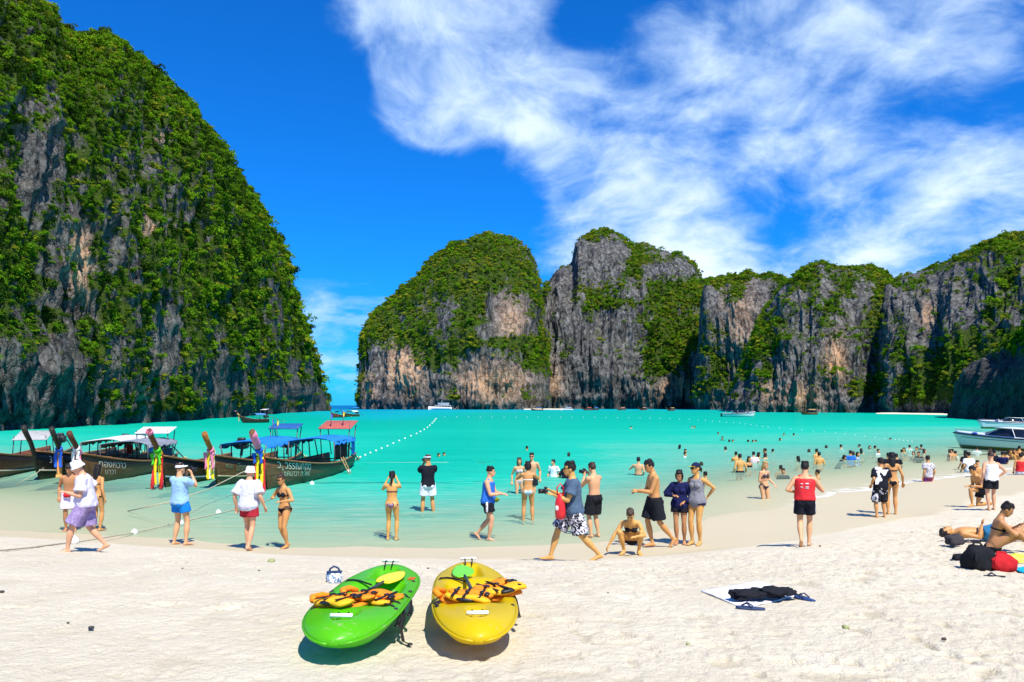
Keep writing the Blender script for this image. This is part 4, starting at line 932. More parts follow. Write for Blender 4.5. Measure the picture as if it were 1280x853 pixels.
# ------------------------------------------------------------------ speedboats
def speedboat(label, bow, stern, scale=1.0, hullcol=(.42, .72, .66), deck=(.62, .70, .80), topc=(.80, .80, .80), detail=True, bottom=(.10, .14, .02), letters=(), group=None, hard=True):
    b, s_ = Vector((*bow, 0)), Vector((*stern, 0)); d = b-s_; L = d.length
    root = empty('speedboat', s_, math.atan2(d.y, d.x)); tag(root, label, 'boat', group); k = scale
    def hb(t): return 1.45*k*(.9+.1*t if t < .5 else (.95)*max(0, 1-((t-.5)/.52)**2.2))+.02
    def sh(t): return k*(1.05+.45*t**2)
    def hp(t, w, h, sg, off=0): z = -.25*k+(sh(t)+.25*k)*h; return Vector((t*L+max(0, t-.55)*2.0*k*h, sg*(hb(t)*w+off), z))
    prof = [(1.0, 1.0), (1.0, .86), (.97, .72), (.88, .40), (.74, .22), (.0, 0)]
    rings = [[hp(t, *p, 1) for p in prof]+[hp(t, *p, -1) for p in prof[-2::-1]] for t in np.linspace(0, 1, 30)]
    m, nt = new_mat('speedboat_hull'); z = nt.n('ShaderNodeSeparateXYZ', i0=nt.n('ShaderNodeTexCoord').outputs['Object']).outputs[2]
    c = nt.mix(nt.maprange(z, .30*k, .33*k), bottom, hullcol)
    bs = nt.n('ShaderNodeBsdfPrincipled', Base_Color=c, Roughness=.2); bs.inputs['Coat Weight'].default_value = .4; nt.out(bs)
    MB().loft(rings).build('hull', m, root)
    for sg in (1, -1):
        MB().tube([hp(t, 1, .97, sg, .02*k) for t in np.linspace(0, 1, 24)], .06*k, 6).build('rub_rail', BLACK(), root)
        MB().tube([hp(t, 1.0, .80, sg, .012*k) for t in np.linspace(.0, .93, 20)], .022*k, 6).build('stripe', paint('dark_stripe', (.02, .05, .06), .4), root)
    MB().loft([[hp(t, .97, 1.0, 1), hp(t, .5, 1.0, 1)+Vector((0, 0, .16*k)), hp(t, .5, 1.0, -1)+Vector((0, 0, .16*k)), hp(t, .97, 1.0, -1)] for t in np.linspace(.50, .985, 14)], closed=True).build('foredeck', paint('deck_'+str(deck), deck, .35, .5, .05), root)
    MB().loft([[hp(t, .98, .98, 1), hp(t, .98, 1.06, 1), hp(t, .86, 1.06, 1), hp(t, .86, .7, 1), hp(t, .86, .7, -1), hp(t, .86, 1.06, -1), hp(t, .98, 1.06, -1), hp(t, .98, .98, -1)] for t in np.linspace(.02, .5, 8)]).build('cockpit', paint('deck_'+str(deck), deck), root)
    # windscreen
    MB().loft([[hp(.72-.10*q, .80-.1*q, 1, 1)+Vector((0, 0, .10*k+.62*k*q)), hp(.77-.12*q, .3, 1, 1)+Vector((0, 0, .14*k+.62*k*q)), hp(.77-.12*q, .3, 1, -1)+Vector((0, 0, .14*k+.62*k*q)), hp(.72-.10*q, .80-.1*q, 1, -1)+Vector((0, 0, .10*k+.62*k*q)), hp(.40, .82, 1, -1)+Vector((0, 0, .10*k+.62*k*q)), hp(.40, .82, 1, 1)+Vector((0, 0, .10*k+.62*k*q))] for q in (0, 1)], cap=False).build('windscreen', paint('dark_glass', (.012, .014, .018), .08, .6, .02), root)
    tp = [[hp(t, .86-.1*max(0, t-.4)*3, 1, sg)+Vector((0, 0, zz_+.12*k*max(0, .5-t))) for sg, zz_ in ((1, .78*k), (1, .86*k), (-1, .86*k), (-1, .78*k))] for t in np.linspace(.06, .66, 10)]
    MB().loft(tp).build('hard_top', paint('top_'+str(topc), topc, .35, .5, .04), root)
    for t in (.10, .30, .50):
        for sg in (1, -1): MB().tube([hp(t, .90, 1.0, sg), hp(t+.03, .82, 1, sg)+Vector((0, 0, .80*k))], .035*k, 6).build('top_post', paint('white_gel', (.8, .8, .8), .35), root)
    for t in (.80, .34): 
        for sg in (1, -1): MB().ell(hp(t, .9, 1.0, sg)+Vector((0, 0, .12*k)), (.30*k, .16*k, .12*k), 12, 8).build('blue_cushion', paint('blue_vinyl', (.02, .07, .38), .4), root)
    MB().tube([hp(t, .82, 1.0, 1)+Vector((0, 0, .30*k)) for t in np.linspace(.72, .985, 9)]+[hp(t, .82, 1.0, -1)+Vector((0, 0, .30*k)) for t in np.linspace(.985, .72, 9)], .018*k, 6).build('bow_rail', paint('steel', (.6, .6, .6), .25, .5, .03, metal=1.0), root)
    for sg in (.5, -.5): MB().box((-.35*k, sg*k, .75*k), (.5*k, .42*k, .75*k), .1*k).box((-.35*k, sg*k, .15*k), (.25*k, .16*k, .7*k), .05*k).build('outboard_motor', paint('outboard', (.03, .03, .035), .35), root)
    for (txt, t0, h0, size) in letters:
        V, Fc = text_polys(txt, size); out = [hp(t0-v.x/L, 1.0, h0+v.y/1.6, 1, .016) for v in V]
        me = bpy.data.meshes.new('lettering'); me.from_pydata([tuple(p) for p in out], [], Fc); me.update(); link('lettering', me, paint('ink', (.02, .03, .05), .6), root, False)
    return root
a = wp(1203, 560); speedboat('turquoise white speedboat with dark windscreen and blue cushions near the bathers', a, (a[0]+3.4, a[1]-8.6), .74)
a = wp(1228, 536); speedboat('second white speedboat lying behind the turquoise one', a, (a[0]+9, a[1]-1.5), .7, (.75, .75, .76), (.78, .78, .78))
a = wp(941, 521.5); speedboat('white speedboat with navy canopy crossing the middle of the bay', a, (a[0]-7, a[1]+3.0), .85, (.80, .82, .82), (.8, .8, .8), (.02, .04, .22), bottom=(.7, .72, .72))

def tour_boat(label, px, py, w_, blue):
    a, b_ = wp(px+w_/2, py), wp(px-w_/2, py); s_, b = Vector((*a, 0)), Vector((*b_, 0)); d = b-s_; L = d.length
    root = empty('tour_boat', s_, math.atan2(d.y, d.x)); tag(root, label, 'boat', FAR); B = L*.14
    wm = paint('ship_white', (.80, .80, .80), .4)
    MB().loft([[(t*L+.06*L*max(0, t-.7)*3, sg*B*w2*(1 if t < .6 else 1-((t-.6)/.42)**2), h*L*(.10+.04*t)) for w2, h, sg in ((1, 1, 1), (.8, .2, 1), (.3, -.15, 1), (.3, -.15, 1), (.8, .2, 1), (1, 1, 1))] for t in np.linspace(0, 1, 14)]).build('hull', wm, root)
    for k, (z, l0, l1) in enumerate(((.10, .08, .72), (.20, .15, .60))):
        MB().box(((l0+l1)/2*L, 0, L*(z+.045)), ((l1-l0)*L, B*1.7, L*.05), .1).build('cabin', paint('dark_glass', (.02, .02, .03)) if k == 0 else wm, root)
        MB().box(((l0+l1)/2*L, 0, L*(z+.085)), ((l1-l0+.06)*L, B*1.95, L*.018), .05).build('deck_roof', wm if k == 0 else paint('awning'+str(blue), (.03, .12, .45) if blue else (.75, .75, .76), .6), root)
        for t in np.linspace(l0, l1, 6):
            for sg in (1, -1): MB().box((t*L, sg*B*.9, L*(z+.045)), (L*.012, L*.012, L*.08), .02).build('deck_post', wm, root)
    MB().tube([(.45*L, 0, L*.29), (.45*L, 0, L*.40)], L*.006, 6).build('mast', wm, root)
tour_boat('white double decked tour boat below the domed island cave', 551, 512.2, 28, False)
tour_boat('white tour boat with blue awning under the twin peaked cliff', 709, 513.0, 14, True)

# ------------------------------------------------------------------ buoy lines and mooring ropes
buoy_me = MB().ell((0, 0, .05), (.17, .17, .17), 12, 8).tube([(0, 0, .2), (0, 0, .27)], .03, 8).mesh('buoy')
bw = paint('buoy_white', (.80, .80, .78), .45)
def buoy(x, y, s, label, group):
    o = link('float_buoy', buoy_me, bw); o.location = (x, y, 0); o.scale = (s,)*3; tag(o, label, 'buoy', group)
def line_pts(pix, n):
    P = [wp(*p) for p in pix]; d = [0]
    for a, b_ in zip(P, P[1:]): d.append(d[-1]+math.dist(a, b_))
    px_ = np.interp(np.linspace(0, 1, n), np.linspace(0, 1, len(pix)), [p[0] for p in pix]); py_ = np.interp(np.linspace(0, 1, n), np.linspace(0, 1, len(pix)), [p[1] for p in pix])
    return [wp(a, b_) for a, b_ in zip(px_, py_)]
def rope(name, label, pts, r, col=(.45, .40, .28), group=None):
    c0 = Vector(pts[0]); o = MB().tube([Vector(p)-c0 for p in pts], r, 6).build(name, paint('rope_'+str(col), col, .9, .1), None); o.location = c0; tag(o, label, 'rope', group)
p1 = line_pts([(444, 575), (461, 567.5), (480, 560), (500, 551), (520, 543), (533, 536), (541, 529), (545, 524)], 20)
for x, y in p1: buoy(x, y, .16+.0042*y, 'white float on the curving buoy line off the longtails', 'floats of the curving swim line')
rope('swim_line', 'curving float rope running out from the longtail boats', [(x, y, -.05) for x, y in p1], .02, (.6, .6, .55))
p2 = line_pts([(556, 521.5), (640, 522), (720, 522), (800, 522.6), (870, 525), (920, 529), (960, 534), (1040, 541), (1110, 549), (1140, 552)], 52)
for x, y in p2: buoy(x, y, .10+.0019*y, 'white float on the long buoy line across the bay', 'floats of the long swim line')
rope('swim_line', 'long float rope stretched across the bay behind the swimmers', [(x, y, -.06) for x, y in p2], .02, (.6, .6, .55))
for px, py in ((424, 579), (400, 592), (367, 600), (390, 606), (436, 590)): x, y = wp(px, py); buoy(x, y, .55, 'white float bobbing beside the big brown longtail', 'floats near the moored longtails')
# mooring ropes to the beach
r1 = [sand_pt(-20, 692, .02), sand_pt(40, 686, .02), sand_pt(98, 679, .02)]+[Vector((*wp(p_, q_), .02)) for p_, q_ in ((168, 667), (225, 654), (285, 640), (350, 622))]
r1 = [a_.lerp(b_, q_) for a_, b_ in zip(r1, r1[1:]) for q_ in (0, .33, .66)]+[r1[-1]]
rope('mooring_rope', 'thin mooring rope from the sand with white floats', [(v.x, v.y, max(v.z, float(zg(v.x, v.y))+.02)) for v in r1], .014)
for px, py in ((168, 667), (226, 655), (273, 642)): x, y = wp(px, py); buoy(x, y, .45, 'white float strung on the mooring rope by the sand', 'floats on the mooring rope')
o = link('float_buoy', buoy_me, bw); o.location = sand_pt(93, 680, .03); o.scale = (.5,)*3; tag(o, 'white rope float stranded on the sand edge', 'buoy')
rope('mooring_rope', 'mooring rope slanting up to the prow of the dark longtail', [Vector((*wp(160, 640), .02)), at(210, 628, 19.5), at(260, 612, 24), at(300, 592, 27), at(345, 572, 29)], .016)
rope('mooring_rope', 'slack mooring rope from the black longtail into the water', [Vector((*wp(20, 606), .0)), at(42, 594, 30.5), at(55, 585, 31.5)], .016)
# ------------------------------------------------------------------ people
SKIN = {'fair': (.62, .34, .17), 'pink': (.64, .34, .19), 'tan': (.55, .27, .09), 'gold': (.60, .32, .09), 'brown': (.36, .17, .08), 'deep': (.44, .21, .09)}
def skin(k):
    key = 'skin_'+k
    if key in MATS: return MATS[key]
    m, nt = new_mat(key); p = nt.n('ShaderNodeTexCoord').outputs['Object']; c = SKIN[k]
    col = nt.mix(nt.maprange(nt.noise(p, 7, 4, .6), .35, .65), tuple(x*.90 for x in c), (min(1, c[0]*1.05), c[1]*1.02, c[2]*1.0))
    b = nt.n('ShaderNodeBsdfPrincipled', Base_Color=col, Roughness=.5); b.inputs['Specular IOR Level'].default_value = .35
    b.inputs['Subsurface Weight'].default_value = .12; b.inputs['Subsurface Radius'].default_value = (.02, .008, .004); b.inputs['Subsurface Scale'].default_value = .6
    nt.out(b); MATS[key] = m; return m
HAIRC = {'black': (.010, .008, .008), 'brown': (.045, .022, .010), 'grey': (.12, .11, .10), 'blond': (.42, .26, .09)}
def hairm(k): return paint('hair_'+k, HAIRC[k], .45, .4, .35, 22, .6, 60)

_tmp = bpy.data.collections.new('workbench')
def fuse(mb, name, voxel, smooth=4, ratio=.35):
    """one continuous skin over overlapping body volumes"""
    me = mb.mesh(name); o = bpy.data.objects.new(name, me); C.objects.link(o)
    r = o.modifiers.new('r', 'REMESH'); r.mode = 'VOXEL'; r.voxel_size = voxel; r.adaptivity = 0
    s = o.modifiers.new('s', 'SMOOTH'); s.factor = .5; s.iterations = smooth
    if ratio < 1: d = o.modifiers.new('d', 'DECIMATE'); d.ratio = ratio
    dg = bpy.context.evaluated_depsgraph_get(); out = bpy.data.meshes.new_from_object(o.evaluated_get(dg))
    bpy.data.objects.remove(o); bpy.data.meshes.remove(me); out.name = name; out.materials.clear(); return out

def two_bone(a, t, l1, l2, pole):
    d = t-a; L = min(d.length, (l1+l2)*.998); d = d.normalized(); t = a+d*L
    x = (l1*l1-l2*l2+L*L)/(2*L); h = math.sqrt(max(l1*l1-x*x, 0)); pole = Vector(pole); n = pole-d*pole.dot(d)
    n = n.normalized() if n.length > 1e-5 else d.orthogonal().normalized()
    return a+d*x+n*h, t

MALE = [(-.12, .080, .075), (-.06, .150, .108), (0, .165, .118), (.08, .155, .108), (.16, .145, .100), (.25, .156, .106), (.34, .172, .115), (.42, .172, .106), (.475, .140, .088), (.515, .085, .066), (.56, .056, .056)]
FEM = [(-.12, .078, .075), (-.06, .158, .112), (0, .168, .118), (.08, .145, .100), (.16, .118, .085), (.25, .130, .090), (.34, .140, .098), (.42, .142, .090), (.475, .115, .074), (.515, .070, .056), (.56, .047, .048)]

class Body:
    def __init__(s, sex='m', hips=(0, 0, .95), lean=0, hands=None, feet=None, head=(0, 0), fat=1.0, poles=None, knee=None, footyaw=(8, -8), footpitch=(0, 0), grip=True, side=0, twist=0):
        s.sex = sex; s.tab = MALE if sex == 'm' else FEM; s.hips = Vector(hips); s.lean = R(lean); s.side = R(side); s.fat = fat; s.twist = R(twist)
        s.thick = 1.0 if sex == 'm' else .88
        s.sw = .185 if sex == 'm' else .155; s.hw = .085
        hands = hands or ((.27, .02, .88), (-.27, .02, .88)); feet = feet or ((.10, 0, .085), (-.10, 0, .085))
        while s.hips.z > .7 and max((Vector(f)-(s.hips+Vector((sg*s.hw, 0, 0)))).length for f, sg in zip(feet, (1, -1))) > .872: s.hips.z -= .005
        s.neck = s.spine(.52); s.M = s.frame(.44)
        s.arms = []; s.legs = []
        for i, sg in enumerate((1, -1)):
            sh = s.spine(.445)+s.frame(.445)@Vector((sg*s.sw, 0, 0)); po = (poles or [None, None])[i] or (sg*.35, .7, -.5)
            el, wr = two_bone(sh, Vector(hands[i]), .295, .255, po); s.arms.append((sh, el, wr, sg))
            hp = s.hips+Vector((sg*s.hw, 0, 0)); kp = (knee or [None, None])[i] or (sg*.12, -1, 0)
            kn, an = two_bone(hp, Vector(feet[i]), .445, .435, kp); s.legs.append((hp, kn, an, sg, R(footyaw[i]), R(footpitch[i])))
        s.hd = s.frame(.52, .5)@Matrix.Rotation(R(head[0]), 3, 'Z')@Matrix.Rotation(R(head[1]), 3, 'X')
        s.hc = s.neck+s.frame(.52, .6)@Vector((0, -.012, .05))+s.hd@Vector((0, -.016, .115))
    def ang(s, h): return s.lean*(.35+.65*min(1, max(0, (h+.05)/.30)))
    def spine(s, h):
        p = s.hips.copy(); n = 12; dh = h/n
        for k in range(n):
            a = s.ang(dh*(k+.5)); p += Vector((math.sin(s.side)*dh, -math.sin(a)*dh, math.cos(a)*dh))
        return p
    def frame(s, h, k=1.0): return Matrix.Rotation(s.twist*min(1, max(0, h/.4)), 3, 'Z')@Matrix.Rotation(s.ang(h)*k, 3, 'X')
    def ring(s, h, off=0.0, n=20, wmax=9, ex=2.3):
        t = s.tab; hs = [r[0] for r in t]; w = np.interp(h, hs, [r[1] for r in t]); d = np.interp(h, hs, [r[2] for r in t])
        belly = (s.fat-1)*math.exp(-((h-.12)/.13)**2); w = min(w*(1+belly*.7)+off, wmax); d = d*(1+belly)+off
        c = s.spine(h); M = s.frame(h); out = []
        for k in range(n):
            a = 2*math.pi*k/n; ca, sa = math.cos(a), math.sin(a); rr = (abs(ca)**ex+abs(sa)**ex)**(-1/ex)
            y = d*rr*sa*(1+belly*.6 if sa < 0 else 1) + (.012 if h < .02 and sa > 0 else 0)*math.exp(-((h+.03)/.05)**2)
            out.append(c+M@Vector((w*rr*ca, y, 0)))
        return out
    def limb(s, mb, a, b, rads, n=12):
        mb.tube([a.lerp(b, k/(len(rads)-1)) for k in range(len(rads))], rads, n)
    def torso(s, mb, h0, h1, off=0.0, wmax=9, hem=0.0, n=14):
        mb.loft([s.ring(h, off+hem*(1-(h-h0)/(h1-h0))**2, 20, wmax) for h in np.linspace(h0, h1, n)])
    def breasts(s, mb, off=0.0):
        if s.sex == 'f':
            for sg in (1, -1):
                c = s.spine(.325)+s.frame(.325)@Vector((sg*.062, -.085, 0)); mb.ell(c, (.056+off, .050+off, .054+off), 12, 8)
    def hand(s, mb, el, wr, sg, curl=.7):
        d = (wr-el).normalized(); sidev = d.cross(Vector((0, 0, 1))); sidev = sidev.normalized() if sidev.length > .2 else Vector((1, 0, 0)); nrm = sidev.cross(d).normalized()
        pc = wr+d*.05; mb.tube([wr-d*.01, wr+d*.02, wr+d*.055, wr+d*.09], [.024, .034, .040, .036], 10, (1.0, .48))
        for k, (o, l) in enumerate(((-.030, .062), (-.010, .074), (.010, .070), (.030, .054))):
            b0 = wr+d*.085+sidev*o; b1 = b0+(d*math.cos(curl*.5)-nrm*math.sin(curl*.5))*l*.55; b2 = b1+(d*math.cos(curl*1.3)-nrm*math.sin(curl*1.3))*l*.5
            mb.tube([b0, b1, b2], [.0105, .0098, .0085], 7)
        q = sidev*(-sg); mb.tube([wr+d*.025+q*.03, wr+d*.055+q*.055-nrm*.012, wr+d*.09+q*.05-nrm*.02], [.013, .012, .010], 7)
    def body_mesh(s, name, voxel=.0105, ratio=.3, lower=True):
        mb = MB(); k = s.thick
        mb.loft([s.ring(h) for h in np.linspace(-.12, .56, 22)]); s.breasts(mb)
        for sg in (1, -1): mb.ell(s.spine(-.045)+s.frame(-.04)@Vector((sg*.075, .055, 0)), (.085, .085, .095), 12, 8)
        for sh, el, wr, sg in s.arms:
            mb.ell(sh+Vector((0, 0, -.008)), (.062*k, .060*k, .064*k), 12, 8)
            s.limb(mb, s.spine(.42).lerp(sh, .55), sh, [.070*k, .062*k]); s.limb(mb, sh, el, [.058*k, .056*k, .052*k, .044*k, .040*k]); s.limb(mb, el, wr, [.041*k, .046*k, .041*k, .033*k, .027*k])
            mb.ell(el, (.041*k,)*3, 10, 6); s.hand(mb, el, wr, sg)
        for hp, kn, an, sg, yaw, pit in s.legs:
            s.limb(mb, hp+Vector((0, 0, .02)), kn, [.092, .094, .086, .074, .062, .056]); s.limb(mb, kn, an, [.055, .056, .062, .058, .046, .036, .036]); mb.ell(kn, (.057, .057, .06), 10, 6)
            Mf = Matrix.Translation(an)@Matrix.Rotation(yaw, 4, 'Z')@Matrix.Rotation(pit, 4, 'X')
            f = MB(); f.loft([[(x0+w*math.cos(a), y, z+hh*math.sin(a)) for a in [2*math.pi*i/12 for i in range(12)]] for y, w, hh, z, x0 in ((.062, .018, .016, -.052, 0), (.05, .032, .030, -.050, 0), (.01, .036, .046, -.036, 0), (-.05, .040, .038, -.046, 0), (-.11, .047, .022, -.062, 0), (-.15, .046, .017, -.067, 0), (-.18, .034, .012, -.071, 0))])
            for q in range(5): f.tube([(-.034+.017*q if sg < 0 else .034-.017*q, -.16, -.070), (-.036+.018*q if sg < 0 else .036-.018*q, -.20+.006*abs(q-1), -.074)], [.0115, .009], 6)
            f.xf(Mf); mb.add(f.v, f.f)
        hp_ = [(-.118, .020, -.078, -.035), (-.10, .042, -.092, -.01), (-.07, .057, -.096, .045), (-.03, .067, -.095, .078), (.01, .073, -.094, .090), (.05, .075, -.090, .094), (.085, .064, -.070, .082), (.108, .042, -.040, .055), (.118, .014, -.010, .022)]
        h = MB(); h.loft([[(w*math.cos(a), (f+b)/2+(b-f)/2*math.sin(a), z) for a in [2*math.pi*i/18 for i in range(18)]] for z, w, f, b in hp_])
        h.ell((0, -.100, -.022), (.013, .022, .024), 10, 6); h.ell((0, -.094, -.062), (.024, .012, .012), 10, 6)
        for sg in (1, -1): h.ell((sg*.074, .012, -.012), (.011, .024, .033), 10, 6)
        h.xf(Matrix.Translation(s.hc)@s.hd.to_4x4()); mb.add(h.v, h.f)
        s.limb(mb, s.neck-s.frame(.5)@Vector((0, 0, .03)), s.hc+s.hd@Vector((0, .02, -.05)), [.066*k, .058*k, .056*k])
        return fuse(mb, name, voxel, 4, ratio)
    def headM(s): return Matrix.Translation(s.hc)@s.hd.to_4x4()

def hair_parts(B, style, mat, root, v=.012):
    mb = MB(); Mh = B.headM()
    if style in ('short', 'long', 'pony', 'bun', 'bob', 'crop'):
        mb.ell((0, .018, .026), (.084, .095, .106), 16, 10, -.62 if style != 'crop' else -.2); mb.ell((0, -.03, .075), (.066, .062, .052), 14, 8)
        for k in range(9):
            a = k*.7; mb.ell((.05*math.cos(a), .02+.05*math.sin(a), .105+.01*math.sin(k*2.3)), (.034, .034, .030), 8, 5)
    if style == 'bob':
        mb.tube([(0, .05, .04), (0, .062, -.04), (0, .058, -.11)], [.08, .078, .06], 12, (1.1, .7))
        for sg in (1, -1): mb.tube([(sg*.066, -.02, .05), (sg*.076, -.01, -.03), (sg*.068, .0, -.10)], [.03, .026, .018], 8)
    if style == 'long':
        mb.tube([(0, .05, .03), (0, .085, -.08), (0, .095, -.18), (0, .10, -.28), (0, .095, -.33)], [.080, .078, .072, .056, .02], 12, (1.15, .45))
        for sg in (1, -1): mb.tube([(sg*.06, .0, .05), (sg*.078, .02, -.05), (sg*.072, .05, -.16)], [.028, .025, .015], 8)
    if style == 'pony': mb.tube([(0, .09, .045), (0, .145, .03), (0, .165, -.05), (0, .15, -.15), (0, .145, -.20)], [.03, .036, .036, .026, .006], 10)
    if style == 'bun': mb.ell((0, .055, .125), (.038, .038, .034), 12, 8)
    if style == 'tail': mb.ell((0, .09, -.01), (.055, .03, .06), 10, 6).tube([(0, .10, .01), (0, .14, -.02), (0, .145, -.11)], [.026, .032, .008], 10)
    if mb.v:
        mb.xf(Mh); me = fuse(mb, 'hair', v, 3, .5); link('hair', me, mat, root)

def face_parts(B, root, lips=(.42, .13, .10)):
    Mh = B.headM().to_4x4()
    for sg in (1, -1):
        MB().ell((sg*.031, -.0905, .008), (.013, .006, .007), 8, 5).xf(Mh).build('eye', paint('eye_dark', (.03, .02, .015), .3), root)
        MB().tube([(sg*.014, -.097, .028), (sg*.032, -.095, .034), (sg*.050, -.084, .028)], .0045, 5).xf(Mh).build('eyebrow', paint('hair_black', HAIRC['black']), root)
    MB().ell((0, -.1005, -.062), (.022, .006, .0065), 8, 5).xf(Mh).build('mouth', paint('lips', lips, .5), root)

def person(label, foot, h=1.75, rz=0, B=None, sk='tan', hair=('short', 'black'), wear=(), face=True, group=None, tilt=None, voxel=.0105, ratio=.3, z=None):
    me = B.body_mesh('person', voxel, ratio); o = link('person', me, skin(sk)); k = h/1.75
    o.location = foot; o.rotation_euler = (tilt or 0, 0, R(rz)) if tilt is None else (Matrix.Rotation(R(rz), 3, 'Z')@Matrix.Rotation(R(tilt), 3, 'X')).to_euler(); o.scale = (k,)*3
    tag(o, label, 'person', group)
    Mh = B.headM(); cv = .0125 if voxel < .015 else voxel
    if hair and hair[0] != 'none': hair_parts(B, hair[0], hairm(hair[1]), o, .011 if voxel < .015 else voxel*.8)
    if face: face_parts(B, o)
    for it in wear:
        kind, mat = it[0], it[1]; a = it[2] if len(it) > 2 else {}
        mb = MB(); off = a.get('off', .014); nm = kind
        if kind in ('shirt', 'tank_top', 'vest', 'jacket'):
            h0 = a.get('h0', -.06)
            B.torso(mb, h0, .47 if kind == 'shirt' else .45, off, 9 if kind != 'tank_top' else 9, a.get('hem', .022)); B.breasts(mb, off*.8)
            if kind == 'tank_top' or kind == 'vest':
                for sg in (1, -1): mb.tube([B.spine(.40)+B.frame(.4)@Vector((sg*.09, -.085, 0)), B.spine(.50)+B.frame(.5)@Vector((sg*.085, -.01, .012)), B.spine(.40)+B.frame(.4)@Vector((sg*.09, .085, 0))], .045 if kind == 'vest' else .030, 8, (1, .7))
            else:
                mb.loft([B.ring(q, off*.9) for q in (.44, .47, .50, .512)])
            f = a.get('sleeve', .58 if kind == 'shirt' else 1.9 if kind == 'jacket' else 0)
            if f:
                for sh, el, wr, sg in B.arms:
                    kk = B.thick; mb.ell(sh, (.068*kk+off*.6,)*3, 12, 8); B.limb(mb, B.spine(.42).lerp(sh, .5), sh, [.075*kk, .066*kk+off])
                    e = sh.lerp(el, min(f, 1)); B.limb(mb, sh, e, [.062*kk+off, .063*kk+off, .064*kk+off+a.get('loose', .006)])
                    if f > 1: mb.ell(el, (.056*kk,)*3, 10, 6); B.limb(mb, el, el.lerp(wr, f-1), [.055*kk, .054*kk, .044*kk])
        elif kind in ('shorts', 'trunks'):
            B.torso(mb, -.13, a.get('top', .05), off, 9, .010)
            f = a.get('leg', .62)
            for hp, kn, an, sg, yaw, pit in B.legs:
                e = hp.lerp(kn, min(f, 1.0)); fl = a.get('flare', .016)
                B.limb(mb, hp+Vector((0, 0, .03)), e, [.098+off, .102+off, .098+off+fl*.4, .092+off+fl])
                if f > 1: B.limb(mb, kn+(hp-kn)*.05, kn.lerp(an, f-1), [.085+off, .082+off])
            for sg in (1, -1): mb.ell(B.spine(-.045)+B.frame(-.04)@Vector((sg*.075, .055, 0)), (.085+off*.8, .085+off*.8, .09), 12, 8)
        elif kind == 'bikini_bottom':
            B.torso(mb, -.135, a.get('top', -.01), .011, 9, .002, 8)
            for sg in (1, -1): mb.ell(B.spine(-.04)+B.frame(-.04)@Vector((sg*.062, .060, 0)), (.078, .088, .075), 12, 8)
        elif kind == 'bikini_top':
            B.torso(mb, .285, .315, .008, 9, 0, 4); B.breasts(mb, .007)
            if a.get('neck', True):
                for sg in (1, -1): mb.tube([B.spine(.34)+B.frame(.34)@Vector((sg*.062, -.125, 0)), B.spine(.48)+B.frame(.48)@Vector((sg*.062, -.045, .02)), B.spine(.50)+B.frame(.5)@Vector((sg*.02, .065, .02))], .007, 6)
        elif kind == 'skirt': B.torso(mb, -.22, .05, off+.02, 9, .05)
        elif kind == 'cap':
            hb_ = MB().ell((0, .010, .035), (.088, .104, .100), 18, 8, .0); hb_.xf(Mh); hat = hb_.build('cap', mat, o)
            MB().loft([[(.078*math.cos(t), -.062+y*math.sin(t)-.0, .045+zz_-.015*math.sin(t)) for t in [math.pi+math.pi*i/12 for i in range(13)]] for y, zz_ in ((.12, .006), (.12, .0))] if not a.get('back') else [[(.078*math.cos(t), .062+.12*math.sin(t), .045+zz_) for t in [math.pi*i/12 for i in range(13)]] for zz_ in (.006, 0)]).xf(Mh).build('brim', a.get('brim', mat), hat, False)
            continue
        elif kind == 'bucket_hat':
            rr = [[(w*math.cos(t), .008+w*1.12*math.sin(t), zz_) for t in [2*math.pi*i/22 for i in range(22)]] for w, zz_ in ((.116, -.012), (.114, -.002), (.093, .050), (.086, .10), (.076, .128), (.02, .136))]
            MB().loft(rr).xf(Mh).build('bucket_hat', mat, o); continue
        elif kind == 'sunglasses':
            MB().box((.031, -.098, .008), (.046, .012, .034), .006).box((-.031, -.098, .008), (.046, .012, .034), .006).box((0, -.100, .014), (.03, .008, .008), .002).box((.074, -.04, .014), (.004, .11, .008), .001).box((-.074, -.04, .014), (.004, .11, .008), .001).xf(Mh).build('sunglasses', mat, o); continue
        elif kind == 'pouch':
            MB().loft([B.ring(q, .030) for q in (.03, .06)]).build('belt', mat, o)
            c = B.spine(.03)+B.frame(.03)@Vector(a.get('at', (.10, -.16, 0))); MB().box(c, (.17, .09, .11), .03).build('pouch', a.get('mat', mat), o); continue
        elif kind == 'towel':
            sh = B.spine(.46); rows = []
            for i in range(9):
                t = i/8; rows.append([B.spine(.48-.42*t)+B.frame(.4)@Vector((x+.05*t, .135+.02*math.sin(i*1.3+x*20)-.02*(t-.4)**2, 0)) for x in (-.16+.22*t, -.08+.2*t, .02+.16*t, .12+.08*t, .19)])
            MB().sheet(rows, .015).build('towel', mat, o)
            MB().ell(B.spine(.455)+Vector((.10, .02, .02)), (.13, .12, .07), 14, 8).build('towel_fold', mat, o); continue
        elif kind == 'stripe_panel':
            for (hp, kn, an, sg, yaw, pit) in B.legs: MB().box(hp.lerp(kn, .3)+Vector((sg*.120, 0, 0)), (.012, .05, .24), .004).build('side_stripe', mat, o)
            continue
        elif kind == 'print':
            for (x, zz_, w, hh) in a['bars']:
                c = B.spine(zz_)+B.frame(zz_)@Vector((x, .106+.048, 0)); MB().box(c, (w, .006, hh), .001).build('back_print', mat, o)
            continue
